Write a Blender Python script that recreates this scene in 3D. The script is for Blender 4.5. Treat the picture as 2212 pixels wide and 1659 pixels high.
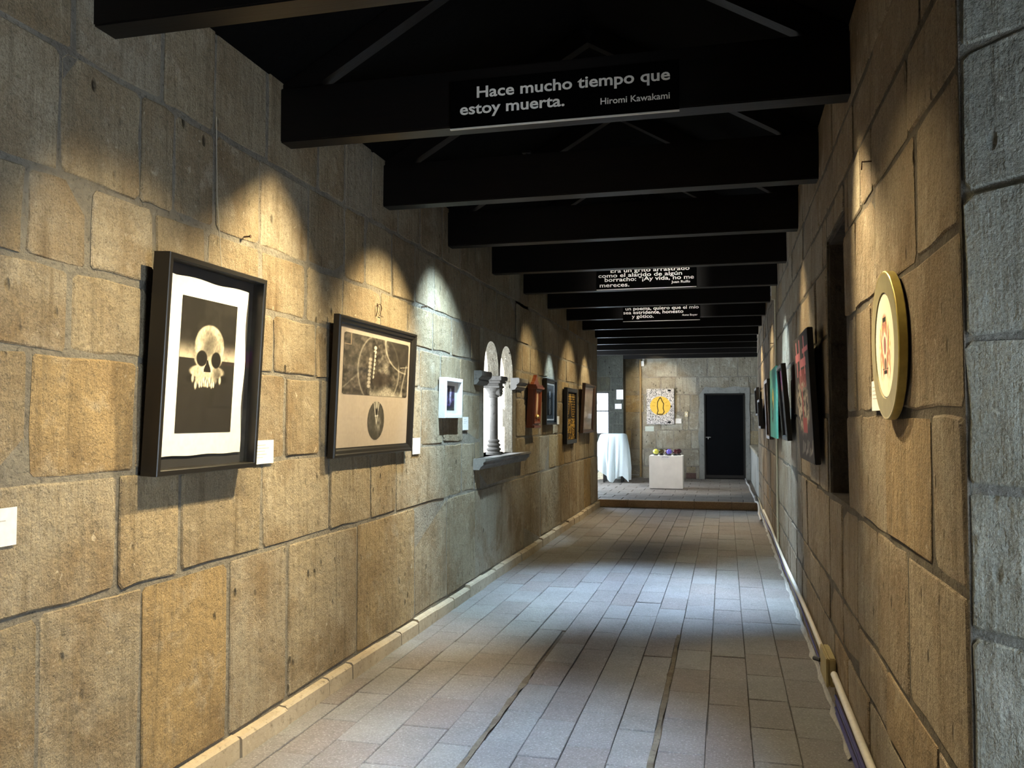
import bpy, bmesh, math, random
import numpy as np
from mathutils import Vector, Matrix

for _o in list(bpy.data.objects):
    bpy.data.objects.remove(_o)
SC = bpy.context.scene
COL = SC.collection
PI = math.pi
rng = random.Random(7)

# ------------------------------------------------------------------ camera
EYE = 1.55
cam = bpy.data.cameras.new('camera')
cam.sensor_fit = 'HORIZONTAL'
cam.sensor_width = 36.0
cam.lens = 1847.0 / 2212.0 * 36.0
cam.clip_start = 0.02
camo = bpy.data.objects.new('camera', cam)
COL.objects.link(camo)
camo.location = (0, 0, EYE)
camo.rotation_euler = (math.radians(90 + 2.33), 0, math.radians(14.005))
SC.camera = camo

# ------------------------------------------------------------------ world, view
w = bpy.data.worlds.new('sky')
SC.world = w
w.use_nodes = True
bg = w.node_tree.nodes['Background']
bg.inputs[0].default_value = (0.80, 0.90, 1.0, 1)
bg.inputs[1].default_value = 6.0
SC.view_settings.view_transform = 'Standard'
SC.view_settings.look = 'None'
SC.view_settings.exposure = 1.0
SC.view_settings.gamma = 1.0
SC.view_settings.use_curve_mapping = False

def area_light(name, loc, target, sx, sy, power, col):
    l = bpy.data.lights.new(name, 'AREA')
    l.shape = 'RECTANGLE'
    l.size = sx
    l.size_y = sy
    l.energy = power
    l.color = col
    o = bpy.data.objects.new(name, l)
    COL.objects.link(o)
    o.location = loc
    o.rotation_euler = (Vector(target) - Vector(loc)).to_track_quat('-Z', 'Z').to_euler()
    return o

COOL = (0.64, 0.87, 1.0)
DAY = (0.74, 0.87, 1.0)
WARM = (1.0, 0.80, 0.46)
# daylight through the window openings of the place
area_light('daylight_side_opening', (1.37, 0.88, 1.42), (0.35, 1.9, 1.3), 0.6, 1.5, 38, DAY)
area_light('daylight_far_room', (-3.68, 18.2, 1.75), (0, 17.9, 0.7), 2.0, 1.7, 95, DAY)
sun = bpy.data.lights.new('sun', 'SUN')
sun.energy = 24.0
sun.angle = 0.009
sun.color = (1.0, 0.97, 0.92)
suno = bpy.data.objects.new('sun', sun)
COL.objects.link(suno)
suno.rotation_euler = Vector((0.30, 0.82, -0.50)).to_track_quat('-Z', 'Y').to_euler()

# spot lamps: (lamp x, y, z), target, watts, colour, cone degrees, blend, what it is aimed at
FCOOL = (0.56, 0.75, 1.0)
SPOTS = [
    ((-0.95, 2.80, 3.15), (-2.21, 2.60, 0.75), 190, WARM, 78, 1.0, 'the bare stretch of wall with a single caption card'),
    ((-1.08, 4.13, 3.06), (-2.20, 3.35, 1.60), 275, WARM, 82, 0.9, 'the skull print'),
    ((-1.10, 5.50, 3.06), (-2.20, 5.15, 1.40), 255, WARM, 76, 0.8, 'the dental print'),
    ((-1.42, 6.05, 3.30), (-2.20, 6.60, 1.30), 400, COOL, 66, 0.9, 'the small white frame'),
    ((-1.45, 10.90, 3.06), (-2.20, 10.80, 1.6), 110, COOL, 44, 0.6, 'the narrow portrait with a white line'),
    ((-1.15, 9.55, 3.08), (-2.20, 9.55, 1.35), 64, WARM, 76, 0.7, 'the wooden wall clock'),
    ((-1.15, 12.33, 3.08), (-2.20, 12.15, 1.35), 70, WARM, 80, 0.7, 'the gold on black panel'),
    ((-1.45, 13.70, 3.08), (-2.20, 13.75, 1.55), 76, WARM, 62, 0.6, 'the brown framed sheet'),
    ((-0.25, 4.13, 3.06), (0.55, 3.00, 1.85), 190, WARM, 70, 0.9, 'the round gilt picture'),
    ((-0.45, 2.80, 3.15), (0.55, 2.9, 0.6), 62, WARM, 80, 1.0, 'the right wall beside the splayed jamb'),
    ((-0.35, 6.90, 3.08), (0.55, 5.6, 1.45), 90, WARM, 74, 0.7, 'the red and charcoal canvas'),
    ((-0.20, 8.24, 3.08), (0.55, 8.35, 1.20), 150, COOL, 66, 0.7, 'the dark frame with a magenta print'),
    ((-0.20, 11.00, 3.08), (0.55, 10.2, 1.45), 80, WARM, 76, 0.7, 'the turquoise canvas'),
    ((-0.10, 13.70, 3.08), (0.55, 13.2, 1.5), 90, WARM, 76, 0.7, 'the pair of small black frames'),
    ((-0.63, 2.80, 3.16), (-0.95, 3.80, 0.0), 560, FCOOL, 44, 1.0, 'the near floor tiles, an added stand-in for daylight'),  # added spot, stands in for daylight pooling on the near floor
    ((-0.85, 8.24, 3.10), (-0.80, 7.85, 0.0), 620, FCOOL, 60, 1.0, 'the middle floor tiles, an added unseen fill light'),  # added fill, makes the cool patch across the middle floor
    ((0.02, 8.24, 3.10), (0.15, 7.7, 0.0), 230, FCOOL, 44, 1.0, 'the middle floor tiles beside the right wall, an added unseen fill light'),  # added fill, carries the cool patch over to the right wall
    ((0.10, 13.72, 3.10), (0.25, 14.1, 0.0), 70, COOL, 36, 0.9, 'the floor tiles before the step'),
    ((-0.8, 12.35, 3.10), (-0.8, 12.6, 0.0), 130, (1, .80, .56), 84, 1.0, 'the floor tiles of the far corridor'),
    ((-1.2, 5.52, 3.10), (-0.9, 5.3, 0.0), 30, (1, .92, .84), 84, 1.0, 'the floor tiles below the dental print'),
    ((-1.62, 19.12, 3.08), (-1.58, 20.8, 2.05), 62, WARM, 62, 0.7, 'the speckled canvas with a yellow disc'),
    ((-0.6, 16.40, 3.06), (-1.0, 18.0, 0.2), 150, (1, .93, .84), 76, 0.9, 'the white plinth'),
    ((-0.70, 8.26, 3.10), (-0.83, 9.38, 3.09), 24.0, (1, .93, .84), 70, 0.8, 'the four-line quotation board, an added unseen fill light'),  # added lamp hidden behind a beam to brighten the lettering
    ((-0.83, 10.98, 3.10), (-0.85, 12.1, 3.06), 26.0, (1, .93, .84), 70, 0.8, 'the three-line quotation board, an added unseen fill light'),  # added hidden lamp, lifts the lettering of the third board
    ((-0.80, 2.82, 3.20), (-0.74, 3.9, 3.08), 0.45, (1, .93, .84), 70, 0.8, 'the two-line quotation board, an added unseen fill light'),  # added hidden lamp, faint lift for the nearest board
]

# ------------------------------------------------------------------ helpers
def lin(h):
    h = h.lstrip('#')
    v = [int(h[i:i + 2], 16) / 255 for i in (0, 2, 4)]
    return tuple(x / 12.92 if x <= 0.04045 else ((x + 0.055) / 1.055) ** 2.4 for x in v)

class MB:
    def __init__(self):
        self.v = []
        self.f = []
    def add(self, vs, fs):
        n = len(self.v)
        self.v += [tuple(p) for p in vs]
        self.f += [tuple(i + n for i in q) for q in fs]
        return self
    def box(self, x0, x1, y0, y1, z0, z1, ch=0.0):
        if ch <= 0:
            vs = [(x, y, z) for x in (x0, x1) for y in (y0, y1) for z in (z0, z1)]
            return self.add(vs, [(0, 1, 3, 2), (4, 6, 7, 5), (0, 4, 5, 1), (2, 3, 7, 6), (0, 2, 6, 4), (1, 5, 7, 3)])
        bm = bmesh.new()
        bmesh.ops.create_cube(bm, size=1.0)
        for q in bm.verts:
            q.co = Vector(((x0 + x1) / 2 + q.co.x * (x1 - x0), (y0 + y1) / 2 + q.co.y * (y1 - y0), (z0 + z1) / 2 + q.co.z * (z1 - z0)))
        bmesh.ops.bevel(bm, geom=list(bm.edges), offset=ch, segments=2, affect='EDGES')
        bm.verts.index_update()
        self.add([q.co[:] for q in bm.verts], [[q.index for q in f.verts] for f in bm.faces])
        bm.free()
        return self
    def ring_frame(self, w, h, prof):
        """mitred rectangular frame in the xz plane, x centred, z from 0 to h; prof = [(inset, y), ...] closed"""
        n = len(prof)
        vs = []
        for ins, y in prof:
            vs += [(-w / 2 + ins, y, ins), (w / 2 - ins, y, ins), (w / 2 - ins, y, h - ins), (-w / 2 + ins, y, h - ins)]
        fs = []
        for i in range(n):
            j = (i + 1) % n
            for k in range(4):
                l = (k + 1) % 4
                fs.append((i * 4 + k, i * 4 + l, j * 4 + l, j * 4 + k))
        return self.add(vs, fs)
    def tube(self, pts, r, n=8, cap=True):
        pts = [Vector(p) for p in pts]
        rs = r if isinstance(r, (list, tuple)) else [r] * len(pts)
        vs = []
        up = None
        for i, p in enumerate(pts):
            d = (pts[min(i + 1, len(pts) - 1)] - pts[max(i - 1, 0)]).normalized()
            if up is None:
                up = Vector((0, 0, 1)) if abs(d.z) < 0.9 else Vector((1, 0, 0))
            a = d.cross(up).normalized()
            up = a.cross(d).normalized()
            for k in range(n):
                t = 2 * PI * k / n
                vs.append((p + (a * math.cos(t) + up * math.sin(t)) * rs[i])[:])
        fs = []
        for i in range(len(pts) - 1):
            for k in range(n):
                l = (k + 1) % n
                fs.append((i * n + k, i * n + l, (i + 1) * n + l, (i + 1) * n + k))
        if cap:
            fs.append(tuple(range(n))[::-1])
            fs.append(tuple((len(pts) - 1) * n + k for k in range(n)))
        return self.add(vs, fs)
    def lathe(self, prof, c=(0, 0, 0), n=24, axis='z', sq=None):
        """prof = [(radius, height)]"""
        vs = []
        for r, z in prof:
            for k in range(n):
                t = 2 * PI * k / n
                x, y = r * math.cos(t), r * math.sin(t)
                if axis == 'z':
                    vs.append((c[0] + x, c[1] + y, c[2] + z))
                elif axis == 'y':
                    vs.append((c[0] + x, c[1] + z, c[2] + y))
                else:
                    vs.append((c[0] + z, c[1] + x, c[2] + y))
        fs = []
        m = len(prof)
        for i in range(m - 1):
            for k in range(n):
                l = (k + 1) % n
                fs.append((i * n + k, i * n + l, (i + 1) * n + l, (i + 1) * n + k))
        fs.append(tuple(range(n))[::-1])
        fs.append(tuple((m - 1) * n + k for k in range(n)))
        return self.add(vs, fs)
    def prism(self, poly, y0, y1):
        """polygon in xz extruded along y"""
        n = len(poly)
        vs = [(x, y0, z) for x, z in poly] + [(x, y1, z) for x, z in poly]
        fs = [tuple(range(n)), tuple(range(n, 2 * n))[::-1]]
        for i in range(n):
            j = (i + 1) % n
            fs.append((i, i + n, j + n, j))
        return self.add(vs, fs)
    def mesh(self, name, smooth=False):
        me = bpy.data.meshes.new(name)
        me.from_pydata(self.v, [], self.f)
        bm = bmesh.new()
        bm.from_mesh(me)
        bmesh.ops.recalc_face_normals(bm, faces=list(bm.faces))
        bm.to_mesh(me)
        bm.free()
        if smooth:
            me.polygons.foreach_set('use_smooth', [True] * len(me.polygons))
            try:
                me.set_sharp_from_angle(angle=math.radians(40))
            except Exception:
                pass
        me.update()
        return me
    def build(self, name, mat, parent=None, smooth=False, loc=None, rot=None):
        return link(name, self.mesh(name, smooth), mat, parent, loc, rot)

def link(name, me, mat, parent=None, loc=None, rot=None):
    if mat is not None and not me.materials:
        me.materials.append(mat)
    o = bpy.data.objects.new(name, me)
    COL.objects.link(o)
    if parent is not None:
        o.parent = parent
    if loc is not None:
        o.location = loc
    if rot is not None:
        o.rotation_euler = rot
    return o

def tag(o, label=None, cat=None, group=None, kind=None):
    if label:
        o['label'] = label
    if cat:
        o['category'] = cat
    if group:
        o['group'] = group
    if kind:
        o['kind'] = kind
    return o

def thing(name, label, cat, loc=(0, 0, 0), rot=(0, 0, 0), group=None):
    o = bpy.data.objects.new(name, None)
    o.empty_display_size = 0.05
    COL.objects.link(o)
    o.location = loc
    o.rotation_euler = rot
    return tag(o, label, cat, group)

# ------------------------------------------------------------------ materials
class NT:
    def __init__(self, name):
        self.m = bpy.data.materials.new(name)
        self.m.use_nodes = True
        self.t = self.m.node_tree
        self.b = self.t.nodes['Principled BSDF']
        self.out = self.t.nodes['Material Output']
    def n(self, typ, **kw):
        nd = self.t.nodes.new(typ)
        for k, v in kw.items():
            setattr(nd, k, v)
        return nd
    def l(self, a, b):
        self.t.links.new(a, b)
    def val(self, sock, v):
        if hasattr(v, 'is_output') or isinstance(v, bpy.types.NodeSocket):
            self.l(v, sock)
        else:
            sock.default_value = v
    def pos(self, scale=(1, 1, 1), rnd=0.0):
        g = self.n('ShaderNodeNewGeometry')
        mp = self.n('ShaderNodeMapping')
        self.l(g.outputs['Position'], mp.inputs['Vector'])
        mp.inputs['Scale'].default_value = scale
        if rnd:
            oi = self.n('ShaderNodeObjectInfo')
            mu = self.n('ShaderNodeMath', operation='MULTIPLY')
            self.l(oi.outputs['Random'], mu.inputs[0])
            mu.inputs[1].default_value = rnd
            self.l(mu.outputs[0], mp.inputs['Location'])
        return mp.outputs[0]
    def noise(self, vec, scale, detail=4, rough=0.55, dist=0.0):
        nd = self.n('ShaderNodeTexNoise')
        self.l(vec, nd.inputs['Vector'])
        nd.inputs['Scale'].default_value = scale
        nd.inputs['Detail'].default_value = detail
        nd.inputs['Roughness'].default_value = rough
        nd.inputs['Distortion'].default_value = dist
        return nd.outputs['Fac']
    def voro(self, vec, scale):
        nd = self.n('ShaderNodeTexVoronoi')
        self.l(vec, nd.inputs['Vector'])
        nd.inputs['Scale'].default_value = scale
        return nd.outputs['Distance']
    def ramp(self, fac, stops):
        nd = self.n('ShaderNodeValToRGB')
        els = nd.color_ramp.elements
        while len(els) < len(stops):
            els.new(0.5)
        for e, (p, c) in zip(els, stops):
            e.position = p
            e.color = (c, c, c, 1) if not isinstance(c, (tuple, list)) else (*c[:3], 1)
        self.l(fac, nd.inputs[0])
        return nd.outputs[0]
    def mix(self, fac, a, b, mode='MIX'):
        nd = self.n('ShaderNodeMix', data_type='RGBA', blend_type=mode)
        self.val(nd.inputs[0], fac)
        for s, v in ((nd.inputs[6], a), (nd.inputs[7], b)):
            if isinstance(v, (tuple, list)):
                s.default_value = (*v[:3], 1)
            else:
                self.l(v, s)
        return nd.outputs[2]
    def math(self, op, a, b=0.0):
        nd = self.n('ShaderNodeMath', operation=op)
        self.val(nd.inputs[0], a)
        self.val(nd.inputs[1], b)
        return nd.outputs[0]
    def bump(self, h, strength=0.5, dist=0.01):
        nd = self.n('ShaderNodeBump')
        nd.inputs['Strength'].default_value = strength
        nd.inputs['Distance'].default_value = dist
        self.l(h, nd.inputs['Height'])
        self.l(nd.outputs[0], self.b.inputs['Normal'])

def plain(name, col, rough=0.6, metal=0.0, grain=0.0, gscale=40, spec=None):
    t = NT(name)
    t.b.inputs['Roughness'].default_value = rough
    t.b.inputs['Metallic'].default_value = metal
    if spec is not None:
        t.b.inputs['Specular IOR Level'].default_value = spec
    p = t.pos()
    nz = t.noise(p, gscale, 3)
    k = max(grain, 0.06)
    t.l(t.mix(t.ramp(nz, [(0.3, 0.0), (0.7, 1.0)]), tuple(c * (1 - k) for c in col), tuple(min(1, c * (1 + k)) for c in col)), t.b.inputs['Base Color'])
    return t.m

def stone_mat(name, a, b, c, stain, streak=1.0, pits=1.0):
    t = NT(name)
    oi = t.n('ShaderNodeObjectInfo')
    base = t.ramp(oi.outputs['Random'], [(0.0, a), (0.45, b), (0.78, c), (0.92, b), (1.0, (b[0] * 1.05, b[1] * 0.86, b[2] * 0.55))])
    pw = t.pos((1, 1, 1), 9.0)
    ps = t.pos((26, 26, 1.6), 5.0)
    big = t.noise(pw, 2.2, 5, 0.6, 0.4)
    base = t.mix(t.ramp(big, [(0.44, 0.0), (0.66, 0.8)]), base, stain)
    pale = t.noise(pw, 5.5, 6, 0.65, 0.3)
    base = t.mix(t.ramp(pale, [(0.54, 0.0), (0.72, 0.6)]), base, tuple(min(1, x * 1.45) for x in c))
    stk = t.noise(ps, 1.0, 4, 0.6)
    base = t.mix(t.ramp(stk, [(0.25, 0.6), (0.46, 0.0)]), base, tuple(x * 0.62 for x in a))
    base = t.mix(t.ramp(stk, [(0.60, 0.0), (0.85, 0.5)]), base, tuple(min(1, x * 1.5) for x in b))
    spk = t.noise(pw, 150, 5, 0.8)
    base = t.mix(t.ramp(spk, [(0.30, 0.9), (0.50, 0.0)]), base, tuple(x * 0.35 for x in a))
    grm = t.noise(pw, 38, 5, 0.75, 0.5)
    base = t.mix(t.ramp(grm, [(0.30, 0.75), (0.47, 0.0)]), base, tuple(x * 0.5 for x in a))
    base = t.mix(t.ramp(spk, [(0.55, 0.0), (0.75, 0.55)]), base, tuple(min(1, x * 1.6) for x in c))
    chp = t.noise(pw, 24, 3, 0.6, 0.6)
    chm = t.math('MULTIPLY', t.ramp(chp, [(0.66, 0.0), (0.72, 1.0)]), t.ramp(big, [(0.40, 0.0), (0.55, 1.0)]))
    base = t.mix(t.math('MULTIPLY', chm, 0.55), base, tuple(min(1, x * 1.75) for x in c))
    wth = t.noise(t.pos((9, 9, 1.1), 2.0), 1.0, 5, 0.65, 0.5)
    base = t.mix(t.ramp(wth, [(0.56, 0.0), (0.74, 0.6)]), base, tuple(x * 0.55 for x in stain))
    pp = t.pos((14, 14, 7), 3.0)
    pit = t.voro(pp, 1.0)
    pn = t.noise(pw, 3.3, 3)
    pm = t.math('MULTIPLY', t.ramp(pit, [(0.08, 1.0), (0.2, 0.0)]), t.ramp(pn, [(0.52, 0.0), (0.62, 1.0)]))
    base = t.mix(t.math('MULTIPLY', pm, 0.8 * pits), base, tuple(x * 0.25 for x in a))
    t.l(base, t.b.inputs['Base Color'])
    t.b.inputs['Roughness'].default_value = 0.92
    t.b.inputs['Specular IOR Level'].default_value = 0.25
    fine = t.noise(pw, 120, 4, 0.7)
    mid = t.noise(pw, 17, 5, 0.6)
    hgt = t.math('ADD', t.math('MULTIPLY', stk, 0.55 * streak), t.math('MULTIPLY', fine, 0.35))
    hgt = t.math('ADD', hgt, t.math('MULTIPLY', mid, 0.95))
    hgt = t.math('SUBTRACT', hgt, t.math('MULTIPLY', pm, 0.8 * pits))
    t.bump(hgt, 1.0, 0.024)
    return t.m

def rough_mat(name, a, b, scale=30, bump=0.8, dist=0.02):
    t = NT(name)
    p = t.pos()
    n1 = t.noise(p, scale, 6, 0.7)
    n2 = t.noise(p, scale * 0.12, 4, 0.6)
    col = t.mix(t.ramp(n2, [(0.35, 0), (0.65, 1)]), a, b)
    col = t.mix(t.ramp(n1, [(0.28, 0.8), (0.45, 0.0)]), col, tuple(x * 0.3 for x in a))
    col = t.mix(t.ramp(n1, [(0.6, 0.0), (0.75, 0.5)]), col, tuple(min(1, x * 1.5) for x in b))
    t.l(col, t.b.inputs['Base Color'])
    t.b.inputs['Roughness'].default_value = 0.95
    t.b.inputs['Specular IOR Level'].default_value = 0.2
    t.bump(n1, bump, dist)
    return t.m

def tile_mat(name, a, b, c, rough=0.62):
    t = NT(name)
    oi = t.n('ShaderNodeObjectInfo')
    base = t.ramp(oi.outputs['Random'], [(0.0, a), (0.5, b), (1.0, c)])
    p = t.pos()
    n1 = t.noise(p, 3.0, 5, 0.6, 0.4)
    base = t.mix(t.ramp(n1, [(0.4, 0.0), (0.7, 0.5)]), base, tuple(x * 0.62 for x in b))
    n2 = t.noise(p, 85, 4, 0.75)
    base = t.mix(t.ramp(n2, [(0.32, 0.6), (0.45, 0.0)]), base, tuple(x * 0.4 for x in b))
    base = t.mix(t.ramp(n2, [(0.55, 0.0), (0.68, 0.7)]), base, tuple(min(1, x * 2.0) for x in c))
    n3 = t.noise(p, 22, 4, 0.6)
    base = t.mix(t.ramp(n3, [(0.30, 0.5), (0.42, 0.0)]), base, tuple(x * 0.6 for x in a))
    t.l(base, t.b.inputs['Base Color'])
    t.b.inputs['Specular IOR Level'].default_value = 0.35
    t.l(t.ramp(n3, [(0.3, rough - 0.12), (0.7, rough + 0.15)]), t.b.inputs['Roughness'])
    t.bump(t.math('ADD', n2, t.math('MULTIPLY', n3, 1.2)), 0.7, 0.009)
    return t.m

def wood_mat(name, a, b, rough=0.5, stretch=(1.5, 26, 26), spec=0.4):
    t = NT(name)
    p = t.pos(stretch, 4.0)
    n1 = t.noise(p, 1.6, 5, 0.6, 0.5)
    t.l(t.mix(t.ramp(n1, [(0.3, 0), (0.7, 1)]), a, b), t.b.inputs['Base Color'])
    t.b.inputs['Roughness'].default_value = rough
    t.b.inputs['Specular IOR Level'].default_value = spec
    t.bump(n1, 0.25, 0.004)
    return t.m

def print_mat():
    t = NT('printed_ink')
    at = t.n('ShaderNodeAttribute', attribute_name='ink')
    t.l(at.outputs['Color'], t.b.inputs['Base Color'])
    t.b.inputs['Roughness'].default_value = 0.75
    t.b.inputs['Specular IOR Level'].default_value = 0.2
    return t.m

def glass_mat(name='picture_glass', tint=(1, 1, 1)):
    t = NT(name)
    t.t.nodes.remove(t.b)
    tr = t.n('ShaderNodeBsdfTransparent')
    tr.inputs[0].default_value = (*tint, 1)
    gl = t.n('ShaderNodeBsdfGlossy')
    gl.inputs['Roughness'].default_value = 0.04
    lw = t.n('ShaderNodeLayerWeight')
    lw.inputs[0].default_value = 0.5
    f5 = t.math('POWER', lw.outputs['Facing'], 4.0)
    fac = t.math('ADD', t.math('MULTIPLY', f5, 0.55), 0.025)
    mx = t.n('ShaderNodeMixShader')
    t.l(fac, mx.inputs[0])
    t.l(tr.outputs[0], mx.inputs[1])
    t.l(gl.outputs[0], mx.inputs[2])
    t.l(mx.outputs[0], t.out.inputs[0])
    return t.m

def emit_mat(name, col, s):
    t = NT(name)
    t.b.inputs['Base Color'].default_value = (*col, 1)
    t.b.inputs['Emission Color'].default_value = (*col, 1)
    t.b.inputs['Emission Strength'].default_value = s
    return t.m

def cloth_mat():
    t = NT('sheer_cloth')
    p = t.pos()
    nz = t.noise(p, 60, 3)
    t.t.nodes.remove(t.b)
    df = t.n('ShaderNodeBsdfDiffuse')
    t.l(t.mix(t.ramp(nz, [(0.3, 0), (0.7, 1)]), (0.70, 0.78, 0.80), (0.80, 0.88, 0.90)), df.inputs[0])
    tl = t.n('ShaderNodeBsdfTranslucent')
    tl.inputs[0].default_value = (0.75, 0.85, 0.88, 1)
    tr = t.n('ShaderNodeBsdfTransparent')
    m1 = t.n('ShaderNodeMixShader')
    m1.inputs[0].default_value = 0.45
    t.l(df.outputs[0], m1.inputs[1])
    t.l(tl.outputs[0], m1.inputs[2])
    m2 = t.n('ShaderNodeMixShader')
    m2.inputs[0].default_value = 0.16
    t.l(m1.outputs[0], m2.inputs[1])
    t.l(tr.outputs[0], m2.inputs[2])
    t.l(m2.outputs[0], t.out.inputs[0])
    return t.m

M = {}
M['stone'] = stone_mat('tan_tuff_stone', (0.27, 0.22, 0.145), (0.345, 0.285, 0.19), (0.33, 0.29, 0.22), (0.20, 0.135, 0.07))
M['stone_r'] = stone_mat('brown_tuff_stone', (0.25, 0.20, 0.14), (0.31, 0.25, 0.175), (0.31, 0.27, 0.21), (0.19, 0.13, 0.075))
M['stone_g'] = stone_mat('grey_tuff_stone', (0.29, 0.30, 0.265), (0.33, 0.345, 0.305), (0.35, 0.36, 0.32), (0.21, 0.21, 0.17), 1.2)
M['stone_pier_shade'] = stone_mat('shaded_green_grey_stone', (0.055, 0.058, 0.048), (0.07, 0.073, 0.06), (0.085, 0.088, 0.072), (0.045, 0.045, 0.036))  # green-grey pier stone, darkened in colour for its backlit shade
M['stone_f'] = stone_mat('pale_tuff_stone', (0.30, 0.27, 0.21), (0.37, 0.33, 0.25), (0.40, 0.38, 0.32), (0.23, 0.19, 0.13))
M['carved'] = rough_mat('carved_pale_stone', (0.17, 0.16, 0.145), (0.24, 0.225, 0.205), 24, 0.4, 0.008)
M['mortar'] = rough_mat('lime_mortar', (0.22, 0.20, 0.165), (0.31, 0.285, 0.235), 42, 1.0, 0.03)
M['mortar_g'] = rough_mat('grey_mortar', (0.20, 0.20, 0.18), (0.27, 0.27, 0.24), 38, 1.0, 0.022)
M['mortar_pier_shade'] = rough_mat('shaded_pier_mortar', (0.06, 0.06, 0.05), (0.085, 0.085, 0.07), 38, 1.0, 0.022)  # pier mortar, darkened in colour to sit in the same shade
M['mortar_r'] = rough_mat('dark_pitted_mortar', (0.11, 0.095, 0.075), (0.18, 0.155, 0.125), 46, 1.0, 0.03)
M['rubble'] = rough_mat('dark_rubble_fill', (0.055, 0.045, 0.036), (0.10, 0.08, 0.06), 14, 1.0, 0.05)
M['cement'] = rough_mat('cement_render', (0.20, 0.20, 0.185), (0.27, 0.265, 0.24), 14, 0.5, 0.01)
M['tile'] = tile_mat('worn_floor_tile', (0.175, 0.152, 0.143), (0.195, 0.185, 0.182), (0.215, 0.214, 0.212))
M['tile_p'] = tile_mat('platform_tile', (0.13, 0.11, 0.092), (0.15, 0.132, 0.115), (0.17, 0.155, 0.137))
M['riser'] = tile_mat('brown_riser_stone', (0.36, 0.24, 0.135), (0.40, 0.28, 0.165), (0.44, 0.32, 0.20), 0.7)
M['grout'] = rough_mat('dark_grout', (0.09, 0.08, 0.07), (0.15, 0.135, 0.12), 50, 0.8, 0.01)
M['strip'] = rough_mat('rough_mortar_strip', (0.12, 0.10, 0.072), (0.20, 0.175, 0.135), 60, 1.0, 0.012)
M['curb'] = rough_mat('curb_stone', (0.32, 0.27, 0.20), (0.40, 0.345, 0.26), 30, 0.5, 0.008)
M['beam'] = wood_mat('black_stained_timber', (0.003, 0.0027, 0.0027), (0.006, 0.0042, 0.0035), 0.45, spec=0.25)
M['roof'] = wood_mat('black_roof_boards', (0.002, 0.002, 0.002), (0.004, 0.004, 0.004), 0.9, spec=0.05)
M['board'] = plain('black_sign_board', (0.0012, 0.0012, 0.0012), 0.8, spec=0.02)
M['letters'] = plain('white_vinyl_letters', (0.78, 0.76, 0.72), 0.6)
M['edge'] = plain('pale_board_edge', (0.55, 0.54, 0.52), 0.5)
M['black'] = plain('black_lacquer_frame', (0.010, 0.009, 0.008), 0.38)
M['black_mat'] = plain('black_mount_board', (0.013, 0.013, 0.014), 0.8)
M['white_fr'] = plain('white_frame_paint', (0.72, 0.73, 0.73), 0.45)
M['paper'] = plain('cream_paper', (0.80, 0.76, 0.66), 0.85, grain=0.05)
M['card'] = plain('white_card', (0.74, 0.73, 0.72), 0.8)
M['grey_ink'] = plain('grey_ink', (0.40, 0.40, 0.40), 0.8)
M['blue_ink'] = plain('blue_ink', (0.06, 0.07, 0.25), 0.8)
M['ink'] = print_mat()
M['glass'] = glass_mat()
M['pane'] = glass_mat('window_glass', (0.95, 0.98, 1.0))
M['redwood'] = wood_mat('red_brown_varnished_wood', (0.13, 0.030, 0.012), (0.22, 0.06, 0.022), 0.35, (26, 26, 2))
M['darkwood'] = wood_mat('dark_brown_wood', (0.030, 0.016, 0.010), (0.055, 0.03, 0.018), 0.4, (26, 26, 2))
M['gilt'] = plain('dull_gilt', (0.42, 0.33, 0.09), 0.38, 0.35, 0.12, 30)
M['gilt_face'] = plain('dull_gilt_face', (0.27, 0.235, 0.12), 0.55, 0.1, 0.1, 30)
M['pvc'] = plain('white_pvc', (0.66, 0.63, 0.57), 0.5)
M['box_y'] = plain('yellowed_plastic', (0.36, 0.29, 0.13), 0.5, grain=0.1)
M['blue_cable'] = plain('violet_blue_cable', (0.045, 0.04, 0.16), 0.5)
M['yellow_cable'] = plain('yellowed_cable', (0.42, 0.33, 0.15), 0.5)
M['grey_cable'] = plain('grey_cable', (0.33, 0.32, 0.31), 0.5)
M['black_pl'] = plain('black_plastic', (0.012, 0.012, 0.012), 0.5)
M['metal'] = plain('galvanised_steel', (0.45, 0.43, 0.40), 0.4, 0.8)
M['rust'] = plain('rusty_steel', (0.10, 0.06, 0.035), 0.7, 0.4, 0.2)
M['copper'] = plain('ochre_painted_pipe', (0.30, 0.20, 0.085), 0.5, 0.1, 0.15)
M['door'] = plain('black_door_paint', (0.002, 0.0022, 0.003), 0.6, grain=0.2, gscale=6, spec=0.08)
M['plinth'] = plain('white_plinth_paint', (0.76, 0.74, 0.71), 0.7, grain=0.04, gscale=5)
M['cloth'] = cloth_mat()
M['ivory'] = plain('ivory_plastic', (0.52, 0.45, 0.30), 0.5)
M['brick'] = plain('dark_red_brick', (0.10, 0.06, 0.05), 0.9, grain=0.2)
M['nylon'] = plain('nylon_line', (0.55, 0.50, 0.40), 0.4)
M['red_paint'] = plain('red_sticker', (0.5, 0.05, 0.05), 0.6)

# ------------------------------------------------------------------ stone course walls
XL, XR = -2.21, 0.55
YEND = 15.12
YFAR = 20.80
ZP = 0.125          # platform height

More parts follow.
